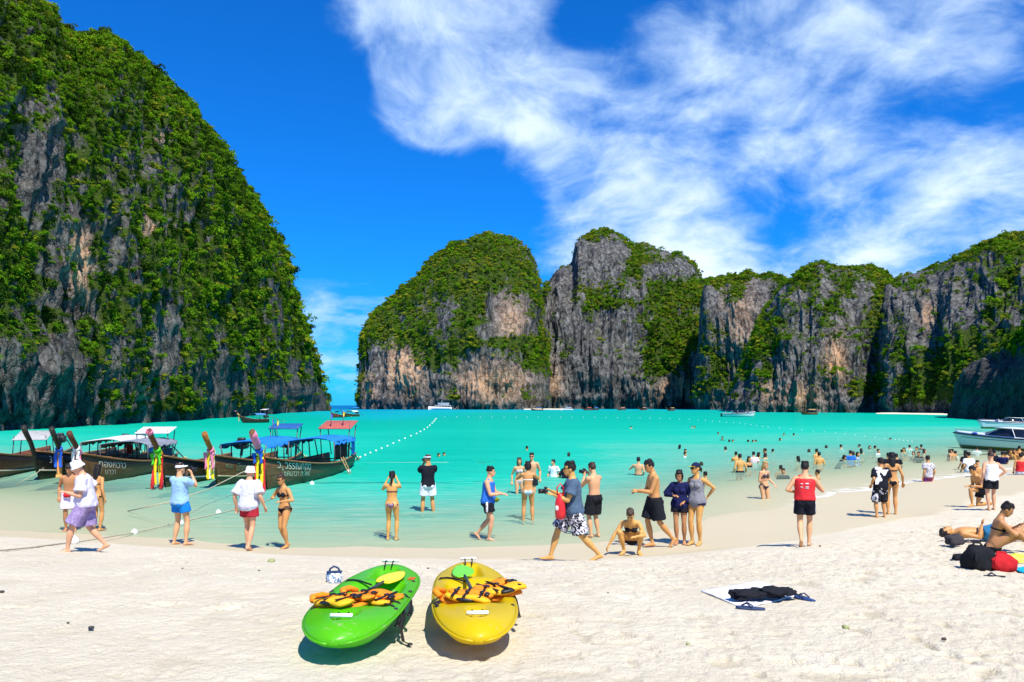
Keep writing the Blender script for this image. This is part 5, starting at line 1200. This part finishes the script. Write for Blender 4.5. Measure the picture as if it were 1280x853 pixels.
        if mb.v:
            cm = fuse(mb, nm, cv, 3, .6); nv_ = len(cm.vertices); co = np.empty(nv_*3); cm.vertices.foreach_get('co', co); no = np.empty(nv_*3); cm.vertices.foreach_get('normal', no)
            co = co.reshape(-1, 3); no = no.reshape(-1, 3); amp = .003 if kind.startswith('bikini') else .011       # folds and creases
            fo = ridged(co*np.array([13, 13, 5.5])+len(label), 2, len(label))-.62
            cm.vertices.foreach_set('co', (co+no*(amp*(fo*1.4+.35)+amp*.5*fbm(co*np.array([30, 30, 22]), 2, 5))[:, None]).ravel()); cm.update()
            link(nm, cm, mat, o)
    return o
def wpt(o, p): return Matrix.Translation(o.location)@o.rotation_euler.to_matrix().to_4x4()@Matrix.Diagonal((*o.scale, 1))@Vector(p)
def gadget(kind, o, p, rz, label, pitch=0):
    g = empty(kind, wpt(o, p), R(rz)); g.rotation_euler.x = R(pitch); tag(g, label, 'camera' if kind == 'camera' else 'phone')
    if kind == 'camera':
        MB().box((0, 0, 0), (.14, .065, .10), .018).build('body', BLACK(), g); MB().tube([(0, -.03, 0), (0, -.13, 0)], [.04, .044], 14).build('lens', BLACK(), g); MB().box((0, 0, .062), (.06, .06, .035), .012).build('viewfinder', BLACK(), g)
    else:
        MB().box((0, 0, 0), (.145, .012, .075), .005).build('case', BLACK(), g); MB().box((0, .0075, 0), (.13, .004, .066), .001).build('screen', paint('screen_glass', (.05, .06, .08), .1, .6), g)
    return g
def F_(px, py, wl=False):
    g = ground_at(px, py, wl); return g
CAMH = ((.085, -.235, 1.50), (-.085, -.235, 1.50)); ELD = ((.5, .1, -1), (-.5, .1, -1))
def hgt(px, pyf, pyt, g): return max(1.5, min(1.92, (pyf-pyt)/F*g.y))
W = lambda k, c: cloth(k, c)

# --- left group
g = F_(108, 690); p = person('man in white bucket hat, lavender T-shirt and purple shorts walking along the sand', g, hgt(0, 690, 571, g), -70,
    Body('m', (0, 0, .93), 8, ((.16, -.30, 1.12), (-.24, -.05, .92)), ((.08, -.30, .085), (-.08, .30, .12)), (10, 22), 1.18, footpitch=(0, 25)), 'pink', ('crop', 'brown'),
    (('bucket_hat', W('white', (.78, .78, .80))), ('shirt', W('lavender', (.66, .62, .76)), {'off': .03, 'hem': .035, 'sleeve': .7, 'loose': .02}), ('shorts', pattern('purple_check', (.36, .27, .46), (.25, .18, .35), 16, .5), {'leg': .95, 'off': .022, 'flare': .03})))
g = F_(88, 664); person('shirtless man in pale lilac shorts with red pouch, half hidden behind the bucket hat man', g, 1.62, 20,
    Body('m', (0, 0, .95), 6, ((.16, -.18, 1.02), (-.25, -.03, .90)), None, (-10, 25)), 'deep', ('short', 'black'), (('shorts', pattern('lilac_print', (.62, .52, .72), (.78, .74, .82), 18), {'leg': .85, 'off': .02}), ('pouch', W('red', (.55, .02, .03)), {'at': (-.05, -.19, -.02)})))
g = F_(121, 664); person('person in black swimwear standing behind the man in lavender shirt', g, 1.58, 165, Body('f', (0, 0, .95), 3), 'tan', ('long', 'black'), (('bikini_bottom', W('black', (.015, .016, .020))), ('bikini_top', W('black', (.015, .016, .020)))), False)
g = F_(225, 682); p = person('photographer in white cap, light blue T-shirt and bright blue shorts', g, hgt(0, 682, 580, g), 152,
    Body('m', (0, 0, .95), -2, CAMH, ((.15, .03, .085), (-.13, -.04, .085)), (0, 0), 1.05, ELD), 'fair', ('crop', 'brown'),
    (('cap', W('white', (.78, .78, .80))), ('shirt', W('skyblue', (.30, .50, .76)), {'off': .020}), ('shorts', W('royal', (.01, .20, .62)), {'leg': .52, 'off': .016})))
gadget('camera', p, (0, -.30, 1.605), 152, 'black camera held to the face of the man in blue shorts')
g = F_(311, 687); person('older man in white bucket hat, pale grey shirt and dark red shorts seen from behind', g, hgt(0, 687, 584, g), 172,
    Body('m', (0, 0, .95), 4, ((.27, .02, .90), (-.34, -.02, .92)), ((.08, -.10, .085), (-.07, .16, .10)), (0, 4), 1.12, footpitch=(0, 18)), 'pink', ('crop', 'grey'),
    (('bucket_hat', W('cream', (.76, .74, .70))), ('shirt', W('palegrey', (.56, .57, .66)), {'off': .024, 'hem': .045, 'h0': -.12, 'sleeve': .85, 'loose': .03}), ('shorts', W('darkred', (.40, .025, .04)), {'leg': .55, 'off': .02})))
g = F_(356, 685); person('woman in black bandeau bikini and sunglasses with hands at her waist', g, hgt(0, 685, 592, g), -32,
    Body('f', (0, 0, .94), 6, ((.13, -.22, 1.12), (-.14, -.24, 1.20)), ((.07, .0, .085), (-.03, .10, .10)), (0, 12), 1.0, ((.8, .4, -.4), (-.8, .4, -.4)), footpitch=(0, 14)), 'tan', ('bun', 'brown'),
    (('bikini_top', W('black', (.015, .016, .020)), {'neck': False}), ('bikini_bottom', W('black', (.015, .016, .020)), {'top': .0}), ('sunglasses', BLACK())))
# --- centre
g = F_(490, 676); p = person('woman in dark print bikini with ponytail holding up a phone, seen from behind', g, hgt(0, 676, 590, g), 172,
    Body('f', (0, 0, .95), 0, ((.22, -.30, 1.50), (-.02, -.34, 1.55)), ((.11, 0, .085), (-.11, 0, .085)), (12, -2), 1.0, ELD), 'gold', ('pony', 'black'),
    (('bikini_top', W('plum', (.08, .03, .05))), ('bikini_bottom', pattern('bikini_print', (.06, .03, .05), (.40, .26, .34), 40), {'top': -.01})), False)
gadget('phone', p, (.10, -.43, 1.60), 172, 'black phone held up by the ponytailed woman')
g = F_(535, 648); p = person('photographer in patterned cap, black T-shirt and white shorts standing in knee deep water', g, 1.78, 195,
    Body('m', (0, 0, .95), 0, CAMH, ((.16, 0, .085), (-.16, 0, .085)), (18, 0), 1.0, ELD), 'tan', ('crop', 'brown'),
    (('cap', pattern('cap_print', (.7, .7, .7), (.2, .22, .26), 30)), ('shirt', W('ink', (.012, .013, .02)), {'off': .018}), ('shorts', W('white', (.78, .78, .80)), {'leg': .72, 'off': .02})))
gadget('camera', p, (0.03, -.30, 1.60), 213, 'black camera of the man in white shorts')
g = F_(610, 676); person('man in blue tank top and black shorts with belt pouch wading with one leg raised', g, hgt(0, 676, 583, g), 75,
    Body('m', (0, 0, .94), 4, ((.10, -.34, 1.10), (-.10, -.34, 1.12)), ((.06, .28, .16), (-.07, -.04, .085)), (25, 0), 1.15, ((.6, .8, -.4), (-.6, .8, -.4)), footpitch=(40, 0)), 'pink', ('crop', 'black'),
    (('tank_top', W('cobalt', (.03, .16, .58)), {'off': .018, 'h0': -.08}), ('shorts', W('ink', (.012, .013, .02)), {'leg': .60, 'off': .016}), ('pouch', BLACK(), {'at': (.06, -.20, 0), 'mat': pattern('pouch_print', (.02, .02, .02), (.40, .50, .04), 30)}), ('stripe_panel', W('white', (.78, .78, .80)))))
g = F_(660, 656); person('woman in light blue patterned bikini taking a picture, back turned', g, 1.64, 180,
    Body('f', (0, 0, .95), 2, ((.10, -.33, 1.36), (-.10, -.33, 1.36)), ((.13, 0, .085), (-.13, 0, .085)), (0, 4), 1.0, ((.8, 0, -.5), (-.8, 0, -.5))), 'tan', ('bob', 'black'),
    (('bikini_top', W('white', (.78, .78, .80))), ('bikini_bottom', pattern('blue_check', (.62, .72, .78), (.10, .42, .60), 60, kind='check'), {'top': -.005})), False)
g = F_(649, 617, True); g.z = -.45; person('woman with long brown hair in pale bikini posing knee deep', g, 1.66, 12, Body('f', (0, 0, .95), 0, ((.18, -.12, 1.02), (-.26, .02, .9)), None, (-10, 0)), 'fair', ('long', 'brown'), (('bikini_top', W('greywhite', (.45, .45, .48))), ('bikini_bottom', W('greywhite', (.45, .45, .48)))))
g = F_(665, 617, True); g.z = -.45; g.y += .35; person('shirtless man in dark sunglasses posing beside the long haired woman', g, 1.80, -8, Body('m', (0, 0, .95), 0, ((.27, 0, .9), (-.30, -.02, .98))), 'fair', ('short', 'black'), (('trunks', W('black', (.015, .016, .020))), ('sunglasses', BLACK())))
g = F_(717, 701); p = person('man in slate blue T-shirt and floral shorts striding with red dry bag and camera', g, hgt(0, 701, 571, g), -88,
    Body('m', (0, 0, .925), 3, ((.12, -.34, 1.12), (-.12, -.36, 1.16)), ((.06, .42, .12), (-.06, -.38, .085)), (-6, 4), 1.06, ((.5, .8, -.6), (-.5, .8, -.6)), footpitch=(12, -4)), 'gold', ('short', 'black'),
    (('shirt', W('slate', (.075, .12, .18)), {'off': .024, 'hem': .035, 'h0': -.10, 'sleeve': .62, 'loose': .02}), ('shorts', pattern('floral', (.02, .02, .025), (.70, .68, .72), 19, .52), {'leg': .92, 'off': .024, 'flare': .028}), ('sunglasses', BLACK())))
gadget('camera', p, (0, -.47, 1.17), -88, 'black camera carried in front by the striding man')
o = empty('dry_bag', wpt(p, (.17, -.24, .72))); tag(o, 'red roll-top dry bag hanging from the striding man', 'bag')
MB().loft([[(w_*math.cos(t), w_*.85*math.sin(t), zz_) for t in [2*math.pi*i/18 for i in range(18)]] for w_, zz_ in ((.03, 0), (.085, .02), (.092, .10), (.090, .28), (.075, .36), (.05, .40), (.045, .44))]).build('body', paint('red_pvc', (.62, .015, .02), .4, .5, .1), o)
MB().tube([(-.05, 0, .42), (-.06, -.02, .55), (0, -.04, .62), (.05, 0, .55), (.05, 0, .42)], .012, 6).build('strap', paint('red_pvc', (.62, .015, .02)), o)
MB().box((-.06, -.05, .2), (.05, .05, .08), .01).build('emblem', W('white', (.78, .78, .80)), o)
g = F_(743, 672); p = person('shirtless man in black knee shorts photographing to the left', g, hgt(0, 672, 579, g), -140,
    Body('m', (0, 0, .95), 3, ((.06, -.27, 1.42), (-.10, -.27, 1.44)), ((.11, 0, .085), (-.11, .02, .085)), (0, 12), .97, ELD), 'fair', ('short', 'brown'), (('shorts', W('black', (.015, .016, .020)), {'leg': .92, 'off': .024, 'flare': .02}),))
gadget('camera', p, (-.02, -.36, 1.52), -140, 'black camera with long lens held by shirtless man in black shorts')
g = F_(789, 692); person('woman in dark bikini crouching to touch the wet sand', g, 1.66, -12,
    Body('f', (0, .12, .30), 42, ((.12, -.42, .42), (-.50, -.30, .10)), ((.16, -.08, .085), (-.14, -.08, .085)), (0, 18), 1.0, ((.7, .2, -.6), (-.8, .1, .3)), knee=((.35, -1, .6), (-.35, -1, .6)), footyaw=(20, -20)), 'gold', ('bun', 'brown'),
    (('bikini_top', W('black', (.015, .016, .020))), ('bikini_bottom', W('black', (.015, .016, .020)))))
g = F_(818, 684); person('shirtless man in long black shorts walking and looking at his hands', g, hgt(0, 684, 574, g), -82,
    Body('m', (0, 0, .94), 4, ((.08, -.36, 1.14), (-.08, -.33, 1.10)), ((.06, .36, .17), (-.07, -.02, .085)), (0, 20), .96, ((.5, .8, -.5), (-.5, .8, -.5)), footpitch=(42, 0)), 'tan', ('short', 'black'), (('shorts', W('black', (.015, .016, .020)), {'leg': .88, 'off': .026, 'flare': .024}),))
g = F_(850, 680); person('dark haired woman in open navy jacket over white top and black shorts', g, hgt(0, 680, 588, g), -20,
    Body('f', (0, 0, .95), 3, ((.12, -.16, 1.02), (-.12, -.17, 1.16)), ((.10, .02, .085), (-.06, -.06, .085)), (-8, 14), 1.08, ((.8, .3, -.5), (-.8, .3, -.5))), 'deep', ('bob', 'black'),
    (('shirt', W('white', (.78, .78, .80)), {'off': .012, 'sleeve': 0}), ('jacket', W('navyjacket', (.012, .016, .07)), {'off': .028, 'h0': -.10, 'hem': .03}), ('shorts', W('ink', (.012, .013, .02)), {'leg': .45, 'off': .02})))
g = F_(871, 681); person('woman in navy cap with yellow brim, grey tank top and hands behind her back', g, hgt(0, 681, 579, g), -42,
    Body('f', (0, 0, .95), 0, ((.16, .18, 1.02), (-.16, .18, 1.02)), ((.08, .0, .085), (-.08, -.05, .085)), (-25, 4), 1.04, ((.9, .6, -.2), (-.9, .6, -.2))), 'gold', ('tail', 'black'),
    (('tank_top', W('grey', (.22, .22, .24)), {'off': .018, 'h0': -.14, 'hem': .03}), ('shorts', W('navyjacket', (.012, .016, .07)), {'leg': .22, 'off': .012}), ('cap', W('navycap', (.015, .02, .06)), {'brim': W('yellow', (.70, .48, .02))}), ('sunglasses', BLACK())))
# --- right
g = F_(1006, 683); p = person('man in red life vest and black shorts walking with phone, back to camera', g, hgt(0, 683, 577, g), 160,
    Body('m', (0, 0, .94), 2, ((.20, -.10, 1.1), (-.20, -.26, 1.26)), ((.07, .28, .17), (-.08, -.06, .085)), (-14, 6), 1.1, ((.6, .5, -.7), (-.7, .2, -.8)), footpitch=(46, 0)), 'fair', ('short', 'black'),
    (('vest', paint('red_vest', (.66, .02, .025), .6, .3, .1), {'off': .034, 'h0': .02, 'hem': .01}), ('shorts', W('ink', (.012, .013, .02)), {'leg': .62, 'off': .02}), ('stripe_panel', W('white', (.78, .78, .80))),
     ('print', W('white', (.78, .78, .80)), {'bars': [(.06, .355, .05, .014), (-.045, .36, .07, .024), (.06, .30, .05, .006), (.06, .275, .05, .006), (-.045, .30, .07, .007), (-.045, .28, .07, .007), (-.045, .26, .07, .007)]})))
gadget('phone', p, (-.17, -.33, 1.36), 150, 'dark phone in the hand of the man in red vest')
g = F_(1101, 648); person('man in black patterned clothes with white towel over his shoulder, back turned', g, hgt(0, 648, 573, g), 184,
    Body('m', (0, 0, .95), 0, ((.26, -.04, .98), (-.20, -.22, 1.12)), ((.12, 0, .085), (-.12, 0, .085)), (6, 0), 1.08), 'tan', ('short', 'black'),
    (('shirt', W('ink', (.012, .013, .02)), {'off': .022, 'sleeve': .75}), ('shorts', pattern('blackwhite', (.015, .015, .018), (.72, .72, .75), 4.5, .58), {'leg': 1.12, 'off': .018, 'flare': .02}), ('towel', W('white', (.78, .78, .80)))), False)
g = F_(1115, 644); person('woman in a dark one-piece with long hair behind the towel man', g, 1.68, 170, Body('f', (0, 0, .95), 0, ((.26, .0, .88), (-.30, -.05, .90))), 'tan', ('long', 'black'), (('bikini_bottom', W('black', (.015, .016, .020)), {'top': .01}), ('bikini_top', W('black', (.015, .016, .020)))), False)
g = F_(1239, 638); person('man with shaved head in white tank top and black shorts, hand on hip', g, hgt(0, 638, 566, g), 170,
    Body('m', (0, 0, .95), 0, ((.26, .02, .90), (-.21, -.02, 1.02)), ((.10, .10, .085), (-.10, -.04, .085)), (8, 6), 1.1, (None, (-1, .35, 0))), 'pink', ('crop', 'brown'), (('tank_top', W('white', (.78, .78, .80)), {'off': .016, 'h0': -.06}), ('shorts', W('black', (.015, .016, .020)), {'leg': .66, 'off': .022})), False)
g = F_(1226, 633); person('person down on one knee behind the man in white tank top', g, 1.66, -85, Body('m', (0, .05, .48), 30, ((.14, -.30, .62), (-.10, -.34, .60)), ((.10, -.34, .085), (-.10, .40, .09)), (0, 10), 1.0, knee=((0, -1, .5), (0, -.6, -1)), footpitch=(0, 60)), 'tan', ('short', 'black'), (('shorts', W('black', (.015, .016, .020)), {'leg': .5}),))
g = F_(955, 622, True); g.z = -.55; person('blond woman in grey bikini walking out of the shallow water', g, 1.72, 25, Body('f', (0, 0, .95), 2, ((.34, -.10, .98), (-.10, -.22, 1.16)), None, (20, 5)), 'fair', ('long', 'blond'), (('bikini_top', W('charcoal', (.05, .05, .06))), ('bikini_bottom', W('charcoal', (.05, .05, .06)))))
# --- sunbathers
g = F_(1242, 690); p = person('suntanned woman with cropped dark hair sitting on her towel holding a cup', g, 1.70, 68,
    Body('f', (0, .0, .11), 14, ((.10, -.38, .46), (-.06, -.44, .50)), ((.16, -.80, .085), (-.16, -.62, .085)), (0, 24), 1.0, ((.6, .3, -.7), (-.5, .4, -.7)), knee=((.05, -.2, 1), (-.05, -.2, 1))), 'deep', ('short', 'black'),
    (('bikini_top', W('black', (.015, .016, .020))), ('bikini_bottom', W('black', (.015, .016, .020)))))
o = empty('drink_cup', wpt(p, (-.02, -.55, .53)), 0); tag(o, 'clear drink cup in the hands of the sitting woman', 'cup')
MB().loft([[(w_*math.cos(t), w_*math.sin(t), zz_) for t in [2*math.pi*i/16 for i in range(16)]] for w_, zz_ in ((.030, 0), (.042, .11), (.038, .11), (.028, .01))]).build('cup', paint('cup_plastic', (.55, .50, .30), .2, .5), o)
g2 = F_(1214, 684); p = person('person lying on the back behind the sitting woman, head on a bag', g2+Vector((1.62, .62, .16)), 1.68, 76, Body('m', (0, 0, .95), 0, ((.26, .0, .88), (-.20, -.18, 1.05)), None, (0, -8)), 'tan', ('short', 'black'), (('shorts', W('teal', (.03, .15, .30)), {'leg': .6}),), tilt=-92)
def bag(name, label, px, py, size, mat, seed, rz=0, handle=True, dy=0):
    o = empty(name, sand_pt(px, py, -.01), rz); o.location.y += dy; tag(o, label, 'bag'); puff(seed, size, mat, 'body', o, 24, 14, .35)
    if handle:
        MB().tube([(-size[0]*.25, -size[1]*.1, size[2]*.88), (-size[0]*.15, 0, size[2]*1.12), (size[0]*.12, .02, size[2]*1.1), (size[0]*.28, 0, size[2]*.85)], .014, 6).build('handle', mat, o)
        MB().tube([(-size[0]*.3, -size[1]*.45, size[2]*.25), (-size[0]*.34, -size[1]*.52, size[2]*.6), (-size[0]*.2, -size[1]*.3, size[2]*.92)], .016, 6, (1.5, .5)).build('strap', mat, o)
    return o
bag('backpack', 'black backpack standing on the sand beside the sitting woman', 1222, 711, (.38, .30, .33), W('black', (.015, .016, .020)), 21, R(5))
bag('beach_bag', 'red beach bag between black backpack and blue towel', 1252, 713, (.36, .26, .23), W('redbag', (.48, .02, .025)), 22, R(-10))
bag('pillow_bag', 'grey black bag used as a pillow by the lying person', 1214, 687, (.34, .26, .18), W('greyblack', (.05, .045, .05)), 23, R(15), False, .55)
o = empty('black_garment', sand_pt(1203, 700, .0), R(20)); tag(o, 'black garment dropped on the sand left of backpack', 'clothes'); puff(27, (.36, .16, .09), W('black', (.015, .016, .020)), 'cloth', o)
towel('beach_towel', 'yellow green towel under the sitting woman', [(1232, 696), (1300, 690), (1330, 702), (1250, 706)], pattern('towel_green', (.50, .62, .04), (.70, .74, .20), 4, .5), .03)
towel('beach_towel', 'turquoise blue towel beside the red beach bag', [(1266, 712), (1310, 704), (1340, 714), (1290, 722)], W('turq', (.01, .36, .66)), .05)
flip_flop('black sandal lying in front of the red beach bag', 1243, 722, R(80), (.02, .02, .02)); flip_flop('dark sandal beside the bag on the green towel', 1262, 706, R(100), (.03, .03, .03))

# --- bathers standing in the water (each built once)
def wader(label, px, yw, yh, rz, B, sk, hair, wear, h=1.72, face=False, vox=.014):
    D = CAMZ*F/(yw-HZ); ztop = (yw-yh)/F*D; x = (px-640)/F*D; k = h/1.75
    return person(label, Vector((x, D, ztop-h)), h, rz, B, sk, hair, wear, face, None, None, vox, .35)
HOLD = ((.12, -.33, 1.20), (-.12, -.33, 1.20)); LOW = ((.24, -.14, .95), (-.24, -.14, .95))
wader('shirtless man seen from behind lifting something in the water', 798, 594, 572, 165, Body('m', hands=((.30, -.30, 1.35), (-.2, -.1, .95))), 'fair', ('short', 'black'), (('trunks', W('black', (.015, .016, .020)), {'leg': .4}),))
wader('boy in white shirt wading waist deep beside person in black', 692, 596, 575, -30, Body('m', hands=LOW, head=(-30, 0)), 'fair', ('short', 'black'), (('shirt', W('white', (.78, .78, .80))),), 1.6)
wader('person in black rash shirt wading beside the white shirted boy', 706, 598, 578, 150, Body('f', lean=15, hands=LOW), 'tan', ('bob', 'black'), (('shirt', W('ink', (.012, .013, .02)), {'sleeve': .95}),), 1.6)
wader('shirtless man in black trunks standing in front of three bathers', 925, 591, 568, 190, Body('m', hands=((.3, -.05, .9), (-.3, -.05, .9))), 'gold', ('short', 'black'), (('trunks', W('black', (.015, .016, .020)), {'leg': .3}),))
wader('bare backed bather waist deep behind the man in black trunks', 920, 577, 565, 180, Body('m', hands=HOLD), 'gold', ('short', 'black'), ())
wader('woman in black swimsuit chest deep beside the bare backed bather', 936, 584, 571, 20, Body('f', hands=LOW), 'tan', ('long', 'black'), (('bikini_top', W('black', (.015, .016, .020))),))
wader('bather in pale pink shirt seen from behind', 942, 579, 565, 175, Body('m', hands=LOW), 'pink', ('short', 'black'), (('shirt', W('palepink', (.72, .54, .54))),))
wader('bather with broad bare back next to another bare back', 1024, 581, 565.5, 178, Body('m', hands=LOW, fat=1.15), 'gold', ('short', 'black'), ())
wader('slim bare backed bather behind the broad backed one', 1021, 573, 561.5, 200, Body('m', hands=LOW), 'gold', ('short', 'black'), ())
wader('woman in dark top stooping forward in chest deep water', 1047, 576.5, 567, 60, Body('f', lean=35, hands=((.1, -.6, 1.1), (-.1, -.6, 1.1))), 'tan', ('bob', 'black'), (('shirt', W('ink', (.012, .013, .02)),),))
wader('bather in bright blue shirt with arms low in water', 1063, 575, 563.5, 170, Body('m', hands=LOW), 'tan', ('short', 'black'), (('shirt', W('blueshirt', (.02, .14, .50))),))
wader('bather in dark blue and white top beside blue shirt', 1071.5, 574, 565.5, 30, Body('f', hands=LOW), 'tan', ('bob', 'black'), (('shirt', pattern('bluewhite', (.03, .10, .30), (.6, .62, .66), 9),),))
wader('tall dark haired bather in black behind the towel man', 1120.5, 581, 567.5, 170, Body('m', hands=LOW), 'tan', ('short', 'black'), (('shirt', W('ink', (.012, .013, .02))),))
wader('dark haired bather with black top hidden behind towel man', 1110.5, 584, 566.5, 180, Body('m', hands=LOW), 'tan', ('short', 'black'), (('shirt', W('ink', (.012, .013, .02))),), 1.78)
wader('man in patterned shirt and purple shorts wading knee deep', 1160, 602.5, 570, 200, Body('m', hands=((.27, 0, .88), (-.27, 0, .88)), head=(-30, 0)), 'tan', ('short', 'black'), (('shirt', pattern('grey_print', (.62, .60, .62), (.22, .2, .24), 24), {'off': .024}), ('shorts', pattern('purple_print', (.12, .03, .16), (.30, .06, .10), 12), {'leg': .8})), 1.72)
wader('man in white shirt wading beside a dark companion', 1211, 590, 565.5, 185, Body('m', hands=LOW), 'tan', ('short', 'black'), (('shirt', W('white', (.78, .78, .80)), {'h0': -.14}), ('shorts', W('paleblue', (.4, .55, .7)))), 1.74)
wader('dark clad companion standing next to man in white shirt', 1207, 586, 563.5, 175, Body('f', hands=LOW), 'deep', ('long', 'black'), (('shirt', W('ink', (.012, .013, .02))),), 1.7)
wader('shirtless man in dark trunks raising a hand to his face in shallow water', 1221.5, 597, 576, -20, Body('m', hands=((.2, -.2, 1.0), (-.12, -.2, 1.5)), poles=(None, (-.7, 0, -.6))), 'tan', ('short', 'black'), (('trunks', W('ink', (.012, .013, .02)), {'leg': .3}),), 1.66)
wader('bather in dark blue shirt near the speedboat group', 1253, 579, 565, 140, Body('m', hands=HOLD), 'tan', ('short', 'black'), (('shirt', W('navyjacket', (.012, .016, .07))),))
wader('bather in red life vest and grey shorts near the speedboat', 1276, 594, 567, 160, Body('m', hands=LOW), 'tan', ('short', 'black'), (('vest', paint('red_vest', (.66, .02, .025)), {'off': .03, 'h0': .02}), ('shorts', W('palegrey', (.56, .57, .66)))))

# --- swimmers: a few bodies, copied
def proto(sex, hair, sk, wear=(), rz=0, hands=LOW, lean=0):
    return person('swimmer', Vector((0, 0, -50)), 1.72, rz, Body(sex, hands=hands, lean=lean), sk, hair, wear, False, None, None, .020, .5)
SW = {'h': (proto('m', ('short', 'black'), 'tan'), 'short haired swimmer, bare shoulders barely above the turquoise water'), 'w': (proto('f', ('long', 'black'), 'gold', (('bikini_top', W('ink', (.012, .013, .02))),)), 'long haired swimmer, head and shoulders above the turquoise water'),
      'd': (proto('m', ('short', 'black'), 'deep', (('shirt', W('ink', (.012, .013, .02))),)), 'swimmer in dark shirt with head above the turquoise water'), 'b': (proto('f', ('bob', 'brown'), 'fair', (('bikini_top', W('plum', (.08, .03, .05))),)), 'brown bobbed swimmer, head and shoulders above the turquoise water'),
      'v': (proto('m', ('short', 'black'), 'fair', (('shirt', W('white', (.78, .78, .80))),)), 'swimmer in white shirt with head above the turquoise water')}
first = {k: True for k in SW}
SWIM = '''548 567 571 h;555 566 570 h;658.5 558 563 h;711 566 571 b;788.8 532.8 536 h;865 532.3 535.2 h;868.5 532.5 535.4 w;897.5 540.6 543.4 h;903 546 550.8 d;911.5 549.8 552.6 b;916 550 552.8 v;935 551 552.8 d;941 551.2 552.8 b;945 551.2 552.8 h;
907 558.5 564 b;849.5 556.3 561.4 w;856.5 561.8 567.4 h;856 565.3 571.6 v;876.5 577.8 582 b;882 590 599 h;948 565.8 573.5 w;956.5 561 573 h;956.8 566.5 574 b;980 541.8 545 h;992 541.9 544.8 d;975 547.8 551.2 b;957 561 566 d;966 561.6 565.8 h;
1011.5 561.8 565.6 b;1033 557 560.4 b;1051 556.2 561.4 v;998 570.6 577.2 w;976 582 588 h;979 586 592.2 d;1022.5 587.8 596 h;1074.5 555.8 559.6 v;1087 557.4 561.8 b;1093.5 557.4 561.2 h;1066.8 564.6 571 b;1076.5 561 567.6 w;1097.5 561.8 568.2 v;1113 547.6 550 d;
1127 562.4 566.2 h;1130 560 566.2 w;1137 556.6 561.6 v;1142 564.6 569 b;1146 558.8 563.6 h;1151.6 556 562.2 d;1148.5 565 572.2 d;1155 562 567.6 b;1187 561.8 571.4 b;1190.5 561.6 570.6 h;1194 564.2 568.8 v;1221 558.8 564.4 v;1243 563 577 d;1238 561.6 575 b;
1257 565.6 573 h;1261 563 573 b;1265 562 573.2 w;1269 561.4 573 h;1274 557.8 573 h;1279 565 575 b'''
for e in SWIM.replace('\n', '').split(';'):
    a_ = e.split(); px, yh, yw = map(float, a_[:3]); k = a_[3]
    pr, lab = SW[k]; o = pr if first[k] else copy_tree(pr); first[k] = False
    D = CAMZ*F/(yw-HZ); top = max(.17, min((yw-yh)/F*D, .95)); s_ = random.uniform(.94, 1.04)*1.72/1.75
    o.location = ((px-640)/F*D, D, top-1.75*s_); o.scale = (s_,)*3; o.rotation_euler = (0, 0, random.uniform(0, 6.28)); tag(o, lab, 'person', 'swimmers in the bay')
